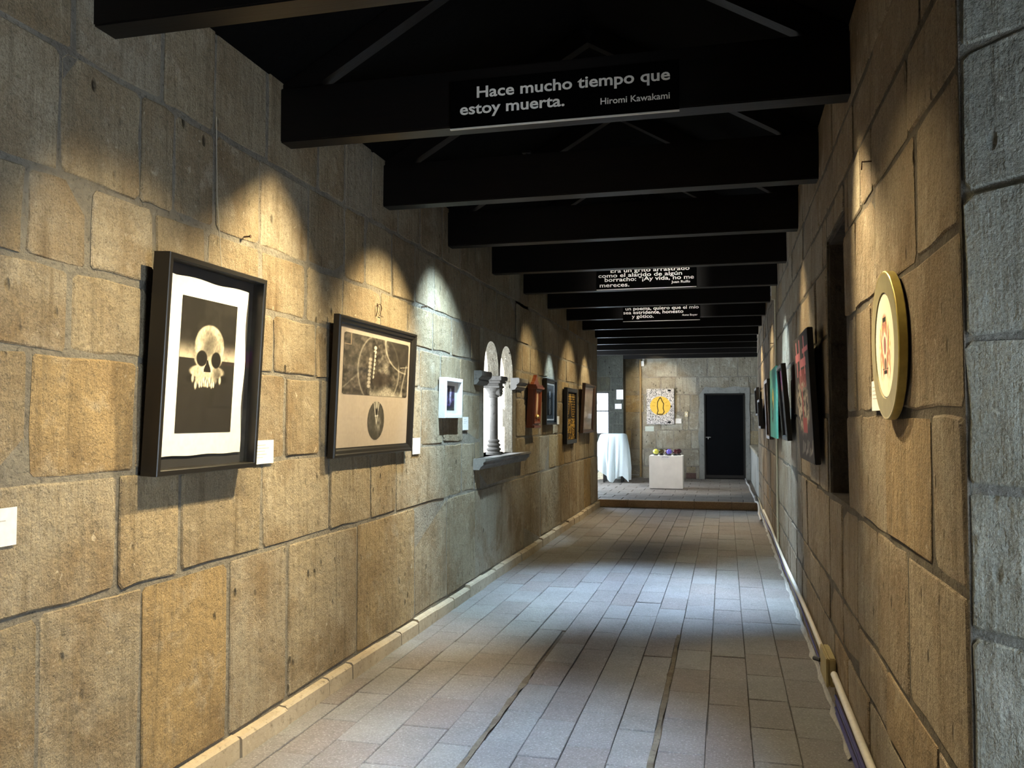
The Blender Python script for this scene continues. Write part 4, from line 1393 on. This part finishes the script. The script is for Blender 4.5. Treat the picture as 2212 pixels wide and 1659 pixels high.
# wooden wall clock
t = hang('wall_clock', 'red-brown wooden wall clock with slender pale pendulum window', LEFT, 9.42, 9.86, 1.45, 0.006, 3.0, 'clock')
MB().box(-0.17, 0.17, -0.075, 0.0, 0.03, 0.46, 0.006).build('case', M['redwood'], t)
MB().ring_frame(0.32, 0.40, [(0, -0.074), (0, -0.092), (0.008, -0.096), (0.030, -0.090), (0.036, -0.080), (0.036, -0.074)]).build('case_door', M['redwood'], t, loc=(0, 0, 0.045))
MB().prism([(0.045 * math.cos(2 * PI * i / 28) * (1.0 if math.sin(2 * PI * i / 28) > -0.3 else 0.55), 0.245 + 0.155 * math.sin(2 * PI * i / 28)) for i in range(28)], -0.079, -0.075).build('dial_panel', plain('pale_dial', (0.62, 0.42, 0.26), 0.5), t)
MB().lathe([(0.004, 0.0), (0.028, 0.012), (0.034, 0.03), (0.024, 0.05), (0.004, 0.06)], (0, -0.083, 0.10), 12).build('pendulum', plain('brass_bob', (0.60, 0.40, 0.16), 0.3, 0.7), t, True)
MB().box(-0.205, 0.205, -0.115, 0.0, 0.445, 0.475, 0.005).box(-0.19, 0.19, -0.10, 0.0, 0.475, 0.495, 0.005).build('cornice', M['redwood'], t)
crown = [(-0.16, 0.49), (0.16, 0.49), (0.13, 0.52), (0.08, 0.535), (0.05, 0.565), (0.022, 0.585), (0.012, 0.61), (-0.012, 0.61), (-0.022, 0.585), (-0.05, 0.565), (-0.08, 0.535), (-0.13, 0.52)]
MB().prism(crown, -0.06, -0.02).build('crown', M['redwood'], t)
MB().box(-0.19, 0.19, -0.10, 0.0, 0.0, 0.03, 0.005).build('base_moulding', M['redwood'], t)

# portrait with white line
W_, H_ = 0.67, 0.58
t = hang('framed_portrait', 'black framed pale figure inside a thin white line', LEFT, 10.38, 11.05, 1.475, 0.004, 0.6)
MB().ring_frame(W_, H_, [(0, 0), (0, -0.048), (0.004, -0.052), (0.022, -0.052), (0.026, -0.046), (0.026, 0)]).build('frame', M['black'], t)
flat(t, 'mount', W_ - 0.04, H_ - 0.04, 0.02, -0.020, plain('slate_mount', (0.035, 0.045, 0.055), 0.8), 0.010)
MB().ring_frame(0.55, 0.47, [(0, -0.024), (0, -0.022), (0.018, -0.022), (0.018, -0.024)]).build('white_line', M['card'], t, loc=(0, 0, 0.055))
art('print', t, 0.30, 0.33, 44, 60, a_figure, (0.0, -0.0235, 0.125))
flat(t, 'glass', W_ - 0.05, H_ - 0.05, 0.025, -0.040, M['glass'], 0.002)

# gold on black panel
W_, H_ = 0.84, 0.795
t = hang('gold_script_panel', 'black frame with gold script and gilded lower half', LEFT, 11.76, 12.60, 1.195, 0.008, 0.8)
MB().ring_frame(W_, H_, [(0, 0), (0, -0.048), (0.004, -0.052), (0.055, -0.050), (0.060, -0.040), (0.060, 0)]).build('frame', M['black'], t)
art('print', t, W_ - 0.11, H_ - 0.11, 90, 130, a_gold, (0.0, -0.022, 0.055))

# brown framed sheet
W_, H_ = 1.08, 0.78
t = hang('brown_framed_sheet', 'dark wood frame tilted forward with a brown sheet under glass', LEFT, 13.08, 14.16, 1.328, 0.02, 3.2)
MB().ring_frame(W_, H_, [(0, 0), (0, -0.045), (0.006, -0.052), (0.025, -0.048), (0.045, -0.034), (0.055, -0.034), (0.055, 0)]).build('frame', M['darkwood'], t)
art('print', t, W_ - 0.10, H_ - 0.10, 60, 60, a_brown, (0.0, -0.012, 0.05))
flat(t, 'glass', W_ - 0.10, H_ - 0.10, 0.05, -0.030, M['glass'], 0.002)

# ---- right wall pictures
# round gilt picture
R0 = 0.243
t = hang('round_gilt_picture', 'round gilt-rimmed picture of a mirrored figure on white', RIGHT, 3.01 - R0, 3.01 + R0, 1.79 - R0, 0.004, 0.8)
def disc_ring(prof, n=72):
    b = MB()
    m = len(prof)
    vs = []
    for rr_, y in prof:
        for k in range(n):
            a_ = 2 * PI * k / n
            vs.append((rr_ * math.cos(a_), y, R0 + rr_ * math.sin(a_)))
    fs = [(i * n + k, i * n + (k + 1) % n, ((i + 1) % m) * n + (k + 1) % n, ((i + 1) % m) * n + k) for i in range(m) for k in range(n)]
    return b.add(vs, fs)
rim = disc_ring([(R0 - 0.008, 0.0), (R0, -0.004), (R0, -0.027), (R0 - 0.003, -0.030), (R0 - 0.008, -0.030), (R0 - 0.008, 0.0)]).build('rim', M['gilt'], t, True)
disc_ring([(R0 - 0.008, -0.010), (R0 - 0.008, -0.030), (0.174, -0.030), (0.172, -0.024), (0.172, -0.010)]).build('rim_face', M['gilt_face'], rim, True)
disc_ring([(0.174, -0.012), (0.174, -0.0255), (0.160, -0.0255), (0.160, -0.012)]).build('black_fillet', M['black'], t)
art('print', t, 0.336, 0.336, 110, 110, a_disc, (0.0, -0.0268, R0 - 0.168), lambda u, v: np.hypot((u - 0.5) * 2, (v - 0.5) * 2) < 1.0)

# red and charcoal canvas
W_, H_ = 0.98, 0.785
t = hang('red_charcoal_canvas', 'deep-edged charcoal canvas with red crosses and pale shapes', RIGHT, 5.12, 6.10, 1.29, 0.022, 2.6)
MB().box(-W_ / 2, W_ / 2, -0.032, 0.0, 0, H_, 0.003).build('stretcher', M['black'], t)
art('painted_face', t, W_ - 0.002, H_ - 0.002, 110, 110, a_red, (0.0, -0.0332, 0.001))

# magenta print in leaning frame
W_, H_ = 0.62, 0.625
t = hang('dark_frame_magenta_print', 'dark frame leaning well forward, print magenta at the top', RIGHT, 7.18, 7.80, 1.375, 0.025, 4.2)
MB().ring_frame(W_, H_, [(0, 0), (0, -0.035), (0.004, -0.040), (0.030, -0.040), (0.036, -0.030), (0.036, 0)]).build('frame', M['black'], t)
art('print', t, W_ - 0.065, H_ - 0.065, 50, 60, a_magenta, (0.0, -0.014, 0.032))
flat(t, 'glass', W_ - 0.066, H_ - 0.066, 0.033, -0.024, M['glass'], 0.002)

# turquoise canvas
W_, H_ = 1.14, 0.735
t = hang('turquoise_canvas', 'thin unframed turquoise canvas with yellow and black figure', RIGHT, 8.95, 10.09, 1.35, 0.030, 0.0)
MB().box(-W_ / 2, W_ / 2, -0.020, 0.0, 0, H_, 0.002).build('stretcher', plain('turquoise_edge', lin('#5fa893'), 0.7), t)
art('painted_face', t, W_ - 0.002, H_ - 0.002, 70, 90, a_turq, (0.0, -0.0212, 0.001))

# brown frame
W_, H_ = 0.76, 0.70
t = hang('brown_framed_print', 'narrow brown frame with a mottled grey print', RIGHT, 10.23, 10.99, 1.313, 0.012, 2.0)
MB().ring_frame(W_, H_, [(0, 0), (0, -0.040), (0.004, -0.045), (0.040, -0.042), (0.045, -0.030), (0.045, 0)]).build('frame', M['darkwood'], t)
art('print', t, W_ - 0.085, H_ - 0.085, 40, 50, a_grey, (0.0, -0.016, 0.042))

# two small black frames at the end
for lab, a0, a1, z0, H_ in (('small black frame hung next to the brown frame, lower of the end pair', 12.55, 13.35, 1.41, 0.42), ('small black frame at the corridor end, higher of the end pair', 13.75, 14.6, 1.60, 0.44)):
    W_ = a1 - a0
    t = hang('small_black_frame', lab, RIGHT, a0, a1, z0, 0.018, 2.4)
    MB().ring_frame(W_, H_, [(0, 0), (0, -0.040), (0.004, -0.045), (0.034, -0.043), (0.038, -0.030), (0.038, 0)]).build('frame', M['black'], t)
    art('print', t, W_ - 0.07, H_ - 0.07, 30, 30, a_grey, (0.0, -0.014, 0.035))

# speckled canvas on the far wall
t = hang('speckled_canvas', 'white canvas of black doodles around a yellow disc and robed outline', FAR, -1.835, -1.185, 1.42, 0.012, 1.0)
MB().box(-0.325, 0.325, -0.035, 0.0, 0, 0.85, 0.003).build('stretcher', M['card'], t)
art('painted_face', t, 0.648, 0.848, 130, 170, a_virgin, (0, -0.0362, 0.001))

# ------------------------------------------------------------------ caption cards
def card(label, wall, a0, a1, z0, z1, lines=4, curl=0.0):
    t = hang('caption_card', label, wall, a0, a1, z0, 0.004, 0.0, 'caption card', None)
    wd, ht = a1 - a0, z1 - z0
    MB().box(-wd / 2, wd / 2, -0.003, 0.0, 0, ht).build('card_stock', M['card'], t)
    for i in range(lines):
        lw_ = wd * (0.45, 0.62, 0.40, 0.50, 0.3)[i % 5]
        MB().box(-wd * 0.38, -wd * 0.38 + lw_, -0.0036, -0.0031, ht * (0.78 - 0.13 * i), ht * (0.81 - 0.13 * i)).build('printed_line', M['grey_ink'], t)
    return t
card('white caption card alone on the wall beside the skull print', LEFT, 2.11, 2.28, 1.15, 1.27, 2)
card('white caption card at the lower right of the skull print', LEFT, 3.70, 3.875, 1.33, 1.445, 5)
card('white caption card at the lower right of the dental print', LEFT, 5.84, 5.995, 1.292, 1.41, 2)
card('white caption card at the lower right of the small white frame', LEFT, 7.06, 7.22, 1.452, 1.566, 3)
card('white caption card beside the portrait with the white line', LEFT, 11.32, 11.47, 1.476, 1.585, 2)
card('white caption card at the lower left of the round gilt picture', RIGHT, 3.29, 3.46, 1.58, 1.69, 4)
card('white caption card beside the speckled canvas', FAR, -1.17, -1.02, 1.44, 1.555, 2)
pc = card('pale grey-green paper sheet on the stones below the speckled canvas', FAR, -1.88, -1.67, 1.25, 1.37, 0)
pc.children[0].data.materials[0] = plain('faded_green_paper', (0.42, 0.46, 0.42), 0.9)
for lab, x0, x1, z0, z1 in (('larger white notice sheet beside the barred window, upper one', -2.505, -2.345, 2.01, 2.24), ('smaller white notice sheet beside the barred window, lower one', -2.54, -2.385, 1.785, 1.905)):
    t = thing('notice_sheet', lab, 'notice', ((x0 + x1) / 2, YP - 0.012, z0))
    wd, ht = x1 - x0, z1 - z0
    MB().box(-wd / 2, wd / 2, -0.003, 0.0, 0, ht).build('sheet', M['card'], t)
    for i in range(6):
        MB().box(-wd * 0.4, wd * 0.35, -0.0036, -0.0031, ht * (0.85 - 0.13 * i), ht * (0.87 - 0.13 * i)).build('printed_line', M['grey_ink'], t)

# ------------------------------------------------------------------ hanging line, hook, nails
tag(MB().tube([(XL + 0.012, 3.345, 2.90), (XL + 0.02, 3.345, 2.55), (XL + 0.05, 3.345, 2.20)], 0.0014, 6).build('hanging_line', M['nylon']), 'thin nylon line above the skull print', 'line')
hk = [(XL + 0.012, 5.16, 2.215), (XL + 0.02, 5.16, 2.245), (XL + 0.02, 5.16, 2.30)]
h2 = [(XL + 0.02, 5.20 + 0.035 * math.cos(tt), 2.275 + 0.025 * math.sin(tt)) for tt in np.linspace(2.6, -1.0, 9)] + [(XL + 0.02, 5.20, 2.225), (XL + 0.02, 5.26, 2.222)]
tag(MB().tube(hk, 0.003, 6).tube(h2, 0.003, 6).build('wire_hook', M['rust']), 'bent wire hook on the stones above the dental print', 'hook')
def nail(lab, x, y, z, s):
    tag(MB().tube([(x - s * 0.02, y, z), (x + s * 0.035, y, z + 0.002)], 0.004, 6).tube([(x + s * 0.033, y, z + 0.002), (x + s * 0.037, y, z + 0.002)], 0.008, 8).build('nail', M['rust']), lab, 'nail')
nail('rusty nail in the joint to the right above the skull print', XL + 0.005, 3.593, 2.41, 1)
nail('rusty nail in the joint above the small white frame', XL + 0.005, 6.05, 2.39, 1)
nail('nail above the turquoise canvas', XR - 0.005, 10.3, 2.42, -1)
tag(MB().tube([(XR + 0.01, 3.42, 2.52), (XR - 0.04, 3.42, 2.52), (XR - 0.042, 3.42, 2.49)], 0.003, 6).build('bent_nail', M['rust']), 'bent nail in the stones above the round gilt picture', 'nail')

# ------------------------------------------------------------------ conduits and cables
def path_y(y0, y1, n, xf, zf):
    return [(xf(y0 + (y1 - y0) * i / n), y0 + (y1 - y0) * i / n, zf(y0 + (y1 - y0) * i / n)) for i in range(n + 1)]
tag(MB().tube(path_y(2.25, 4.68, 14, lambda y: XR - 0.026, lambda y: 0.205 + 0.018 * (y - 2.3)), 0.017, 10).build('pvc_conduit', M['pvc'], smooth=True), 'stout white conduit running from the yellowed junction box past the splayed jamb', 'conduit')
wob = random.Random(8)
ph = [wob.uniform(0, 6) for _ in range(8)]
tag(MB().tube(path_y(5.03, 12.9, 60, lambda y: XR - 0.030, lambda y: 0.235 + 0.015 * math.sin(y * 1.1 + ph[0])), 0.013, 8).build('pvc_conduit', M['pvc'], smooth=True), 'slim white conduit running along the right wall beyond the junction box', 'conduit')
tag(MB().tube(path_y(5.03, 15.2, 80, lambda y: XR - 0.026, lambda y: 0.195 + 0.02 * math.sin(y * 1.4 + ph[1])), 0.007, 6).build('cable', M['yellow_cable'], smooth=True), 'cream cable sagging under the slim white conduit', 'cable')
tag(MB().tube(path_y(5.03, 14.0, 80, lambda y: XR - 0.024, lambda y: 0.150 + 0.02 * math.sin(y * 1.9 + ph[2])), 0.006, 6).build('cable', M['blue_cable'], smooth=True), 'violet blue cable along the right wall beyond the junction box', 'cable')
for i in range(4):
    tag(MB().tube(path_y(2.3, 4.69, 30, lambda y: XR - 0.016 - 0.003 * (i % 2), lambda y, i=i: 0.045 + 0.030 * i + 0.004 * (y - 3.5) + 0.003 * math.sin(y * 3.1 + ph[i + 2])), 0.0065, 6).build('cable', M['blue_cable'], smooth=True),
        'violet blue cable in the bundle below the stout white conduit', 'cable', 'violet blue cable bundle')
tag(MB().tube(path_y(2.3, 4.69, 30, lambda y: XR - 0.020, lambda y: 0.168 + 0.018 * (y - 2.5) + 0.004 * math.sin(y * 2.7)), 0.007, 6).build('cable', M['yellow_cable'], smooth=True), 'cream cable between the stout conduit and the violet bundle', 'cable')
tp = [(XR - 0.065 - 0.015 * math.sin(i * 0.9), 12.8 + i * 0.25, 0.10 + 0.012 * i + 0.03 * math.sin(i * 1.3)) for i in range(10)]
tp += [(XR - 0.07, 15.3, 0.22), (XR - 0.07, 15.7, 0.16), (XR - 0.07, 16.6, 0.145), (XR - 0.09, 17.6, 0.143), (XR - 0.08, 18.6, 0.142), (XR - 0.11, 19.6, 0.142), (XR - 0.10, 20.3, 0.142), (0.44, 20.74, 0.145)]
tag(MB().tube(tp, 0.018, 8).build('cable_bundle', M['grey_cable'], smooth=True), 'taped grey cable bundle running over the step to the black door', 'cable')
jb = thing('junction_box', 'yellowed plastic junction box low on the right wall', 'junction box', (XR - 0.011, 4.87, 0.17), (0, 0, -PI / 2))
MB().box(-0.15, 0.15, -0.035, 0.0, 0.0, 0.145, 0.006).build('box_body', M['box_y'], jb)
MB().box(-0.155, 0.155, -0.048, -0.034, -0.003, 0.148, 0.005).build('lid', M['box_y'], jb)
MB().box(0.16, 0.215, -0.020, 0.0, 0.03, 0.08, 0.003).build('bracket', M['metal'], jb)
MB().tube([(-0.14, -0.045, 0.06), (-0.19, -0.075, 0.055)], 0.012, 8).build('plug', M['black_pl'], jb)
tag(MB().tube([(XR - 0.016, 9.62, 2.98), (XR - 0.016, 9.62, 1.6), (XR - 0.016, 9.62, 0.22)], 0.012, 8).build('vertical_conduit', M['ivory']), 'cream vertical conduit passing behind the turquoise canvas', 'conduit')
cb = thing('conduit_box', 'cream conduit box high on the right wall under the beams', 'junction box', (XR - 0.006, 9.62, 2.84), (0, 0, -PI / 2))
MB().box(-0.06, 0.06, -0.05, 0.0, 0.0, 0.20, 0.006).build('box_body', M['ivory'], cb)
MB().box(-0.035, 0.035, -0.056, -0.05, 0.04, 0.16, 0.003).build('cover', M['card'], cb)
MB().box(-0.012, 0.012, -0.060, -0.056, 0.08, 0.12, 0.002).build('slot', M['black_pl'], cb)
# far room services
tag(MB().tube([(-1.985, YFAR - 0.03, 2.97), (-1.985, YFAR - 0.03, 1.5), (-1.99, YFAR - 0.03, 0.16)], 0.024, 10).build('vertical_pipe', M['copper'], smooth=True), 'ochre vertical pipe on the far wall beside the speckled canvas', 'pipe')
tag(MB().tube([(-2.30, YFAR - 0.04, 0.20), (-2.22, YFAR - 0.04, 0.205), (-2.03, YFAR - 0.04, 0.20)], 0.012, 8).tube([(-2.24, YFAR - 0.04, 0.205), (-2.24, YFAR - 0.05, 0.15)], 0.014, 8).build('floor_pipe', M['metal']), 'short galvanised pipe low on the far wall behind the draped stand', 'pipe')
sw = thing('light_switch', 'ivory light switch on the far wall beside the door', 'switch', (-0.90, YFAR - 0.010, 1.60))
MB().box(-0.04, 0.04, -0.012, 0.0, 0.0, 0.12, 0.003).build('plate', M['ivory'], sw)
MB().box(-0.012, 0.012, -0.020, -0.012, 0.04, 0.08, 0.002).build('rocker', M['card'], sw)
tl_ = thing('twin_lamp', 'small white twin lamp at the top of the ochre pipe', 'lamp', (-1.93, YFAR - 0.012, 2.82))
MB().box(-0.035, 0.035, -0.03, 0.0, 0.0, 0.12, 0.004).build('base', M['card'], tl_)
for dz in (0.03, 0.09):
    MB().lathe([(0.014, 0.0), (0.028, -0.02), (0.034, -0.05), (0.030, -0.052)], (0.01, -0.03, dz), 12, 'y').build('lamp_head', M['card'], tl_, True)
tag(MB().lathe([(0.012, 0.0), (0.014, 0.01), (0.006, 0.03)], (0.57 - 0.02, 20.6, 2.42), 8, 'x').build('tap', M['metal']), 'small metal fitting beside the black door', 'fitting')

# ------------------------------------------------------------------ white plinth with glossy skulls
pt = thing('display_plinth', 'white painted box plinth on the raised floor', 'plinth', (-1.18, 17.86, ZP))
MB().box(-0.335, 0.335, -0.26, 0.26, 0.012, 0.675, 0.004).build('box_body', M['plinth'], pt)
MB().box(-0.32, 0.32, -0.245, 0.245, 0.0, 0.014).build('foot', M['black_pl'], pt)
ns = thing('plinth_notice', 'white notice folded over the front edge of the plinth', 'notice', (-1.19, 17.597, ZP + 0.60))
MB().box(-0.095, 0.095, -0.003, 0.0, 0, 0.078).build('sheet', M['card'], ns)
MB().box(-0.095, 0.095, 0.0, 0.05, 0.0755, 0.078).build('fold', M['card'], ns)
for wm in text_words('NO TOCAR', -0.065, 0.065, 0.040, 0.020, 0.012):
    link('word', wm, M['blue_ink'], ns, (0, -0.0045, 0))

def skull_ball(lab, x, y, s, col, rough=0.15, rz=0.0):
    t = thing('glossy_skull', lab, 'ornament', (x, y, ZP + 0.676), (0, 0, rz), 'glossy skulls on the plinth')
    del t['group']
    MB().lathe([(0.034 * s, 0.0), (0.036 * s, 0.004), (0.036 * s, 0.016 * s), (0.030 * s, 0.020 * s)], (0, 0, 0), 16).build('stand', M['black_pl'], t)
    bm = bmesh.new()
    bmesh.ops.create_uvsphere(bm, u_segments=24, v_segments=16, radius=1.0)
    for q in bm.verts:
        c = q.co
        x_, y_, z_ = c.x, c.y, c.z
        k = 1.0
        for ex in (-0.42, 0.42):                       # eye sockets
            d2 = (x_ - ex) ** 2 + (y_ + 0.85) ** 2 + (z_ + 0.02) ** 2
            k -= 0.22 * math.exp(-d2 / 0.06)
        d2 = x_ ** 2 + (y_ + 0.95) ** 2 + (z_ + 0.36) ** 2
        k -= 0.14 * math.exp(-d2 / 0.02)
        jaw = max(0.0, -z_ - 0.25)
        c.x = x_ * k * (1 - 0.35 * jaw) * 0.046
        c.y = (y_ * k - 0.12 * jaw) * 0.052
        c.z = z_ * k * 0.045
    for q in bm.verts:
        q.co = q.co * s + Vector((0, 0, 0.060 * s))
    me = bpy.data.meshes.new('skull')
    bm.to_mesh(me)
    bm.free()
    me.polygons.foreach_set('use_smooth', [True] * len(me.polygons))
    link('skull', me, plain('glaze_' + lab.split()[1], col, rough, 0.0, 0.15, 50, 0.7), t)
skull_ball('glossy lime-yellow ceramic skull on the plinth', -1.395, 17.80, 1.25, (0.50, 0.50, 0.08), 0.15, 0.6)
skull_ball('glossy olive-brown ceramic skull on the plinth', -1.285, 17.86, 1.2, (0.06, 0.05, 0.015), 0.12, -0.4)
skull_ball('glossy umber ceramic skull behind the violet one', -1.180, 17.98, 1.15, (0.07, 0.03, 0.018), 0.12, 0.2)
skull_ball('glossy violet-blue ceramic skull on the plinth', -1.125, 17.80, 1.25, (0.12, 0.09, 0.42), 0.15, -0.5)
skull_ball('glossy maroon ceramic skull, nearer of the dark pair on the plinth', -1.000, 17.80, 1.2, (0.055, 0.012, 0.016), 0.1, 0.3)
skull_ball('glossy plum ceramic skull, rear of the dark pair on the plinth', -0.935, 17.92, 1.25, (0.04, 0.010, 0.016), 0.1, -0.3)

# ------------------------------------------------------------------ draped stand
ds = thing('display_stand', 'dark display stand hidden under a sheer white cloth', 'stand', (-2.455, 19.35, ZP))
MB().box(-0.235, 0.235, -0.20, 0.20, 1.05, 1.085, 0.004).build('stand_top', M['darkwood'], ds)
MB().box(-0.20, 0.20, -0.17, 0.17, 0.86, 1.05, 0.004).build('apron', M['darkwood'], ds)
for sx in (-1, 1):
    for sy in (-1, 1):
        MB().box(sx * 0.20 - 0.02, sx * 0.20 + 0.02, sy * 0.17 - 0.02, sy * 0.17 + 0.02, 0.0, 0.87, 0.003).build('leg', M['black'], ds)
MB().box(-0.20, 0.20, -0.17, 0.17, 0.18, 0.205, 0.003).build('lower_shelf', M['black'], ds)
NT_, NR = 120, 26
vs, fs = [], []
rc = random.Random(77)
def top_r(t):
    c, s = math.cos(t), math.sin(t)
    p = 6.0
    return 1.0 / ((abs(c) / 0.262) ** p + (abs(s) / 0.225) ** p) ** (1 / p)
vs.append((0, 0, 1.092))
for k in range(6):
    for j in range(NT_):
        t = 2 * PI * j / NT_
        q = (k + 1) / 6
        vs.append((top_r(t) * q * math.cos(t), top_r(t) * q * math.sin(t), 1.092 - (0.008 if k == 5 else 0)))
for i in range(1, NR + 1):
    q = i / NR
    for j in range(NT_):
        t = 2 * PI * j / NT_
        # hem height varies: long points at the front centre and right, lifted at the front left
        hem = 0.16 + 0.12 * math.sin(t * 3 + 0.6)
        if math.sin(t) < 0.2:
            c = math.cos(t)
            hem = np.interp(c, [-1.0, -0.75, -0.15, 0.05, 0.25, 0.6, 0.8, 1.0], [0.42, 0.28, 0.03, 0.01, 0.10, 0.16, 0.02, 0.06])
        z = 1.085 - (1.085 - hem) * q
        depth = (1.085 - z)
        fold = (0.030 * math.sin(7 * t + 0.8) + 0.022 * math.sin(12 * t + 2.0 + 1.5 * q) + 0.012 * math.sin(21 * t + 3 * q)) * min(1, depth * 1.3)
        flare = 0.02 + 0.085 * (1 - math.exp(-3.0 * depth)) + (0.05 * math.exp(-((depth - 0.45) / 0.3) ** 2) if math.cos(t) < -0.3 else 0.0)
        rr_ = top_r(t) + flare * (1 if depth > 0.01 else 0) + fold
        vs.append((rr_ * math.cos(t), rr_ * math.sin(t), z))
for j in range(NT_):
    fs.append((0, 1 + j, 1 + (j + 1) % NT_))
for k in range(5 + NR):
    for j in range(NT_):
        l = (j + 1) % NT_
        a_, b_ = 1 + k * NT_, 1 + (k + 1) * NT_
        fs.append((a_ + j, b_ + j, b_ + l, a_ + l))
cl = MB().add(vs, fs).build('sheer_cloth', M['cloth'], smooth=True)
cl.location = (-2.455, 19.35, ZP)
tag(cl, 'sheer white cloth draped to the floor over the display stand', 'cloth')

# ------------------------------------------------------------------ spot lamps behind the beams
def spot_lamp(pos, target, watts, col, cone, blend, what):
    t = thing('spotlight', 'small black ceiling spotlight aimed at ' + what, 'spotlight', pos)
    d = (Vector(target) - Vector(pos)).normalized()
    rot = d.to_track_quat('-Z', 'Y').to_euler()
    MB().lathe([(0.030, 0.115), (0.036, 0.11), (0.036, 0.02), (0.040, 0.018), (0.040, 0.006), (0.034, 0.006), (0.032, 0.016)], (0, 0, 0), 20).build('housing', M['black_pl'], t, True, rot=rot)
    MB().lathe([(0.030, 0.014), (0.030, 0.018)], (0, 0, 0), 16).build('lens', emit_mat('lamp_lens', col, 1.5), t, rot=rot)
    up = Vector((0, 0, 1)) * 0.0
    q = d * -0.075
    MB().tube([q, (q.x, q.y, 0.12), (q.x, q.y, 0.20)], 0.007, 6).box(q.x - 0.03, q.x + 0.03, q.y - 0.03, q.y + 0.03, 0.19, 0.205).build('bracket', M['black_pl'], t)
    l = bpy.data.lights.new('spot_beam', 'SPOT')
    l.energy = watts
    l.color = col
    l.spot_size = math.radians(cone)
    l.spot_blend = blend
    l.shadow_soft_size = 0.022
    o = bpy.data.objects.new('spot_beam', l)
    COL.objects.link(o)
    o.parent = t
    o.rotation_euler = rot
    o.location = d * 0.012
for s in SPOTS:
    spot_lamp(*s)
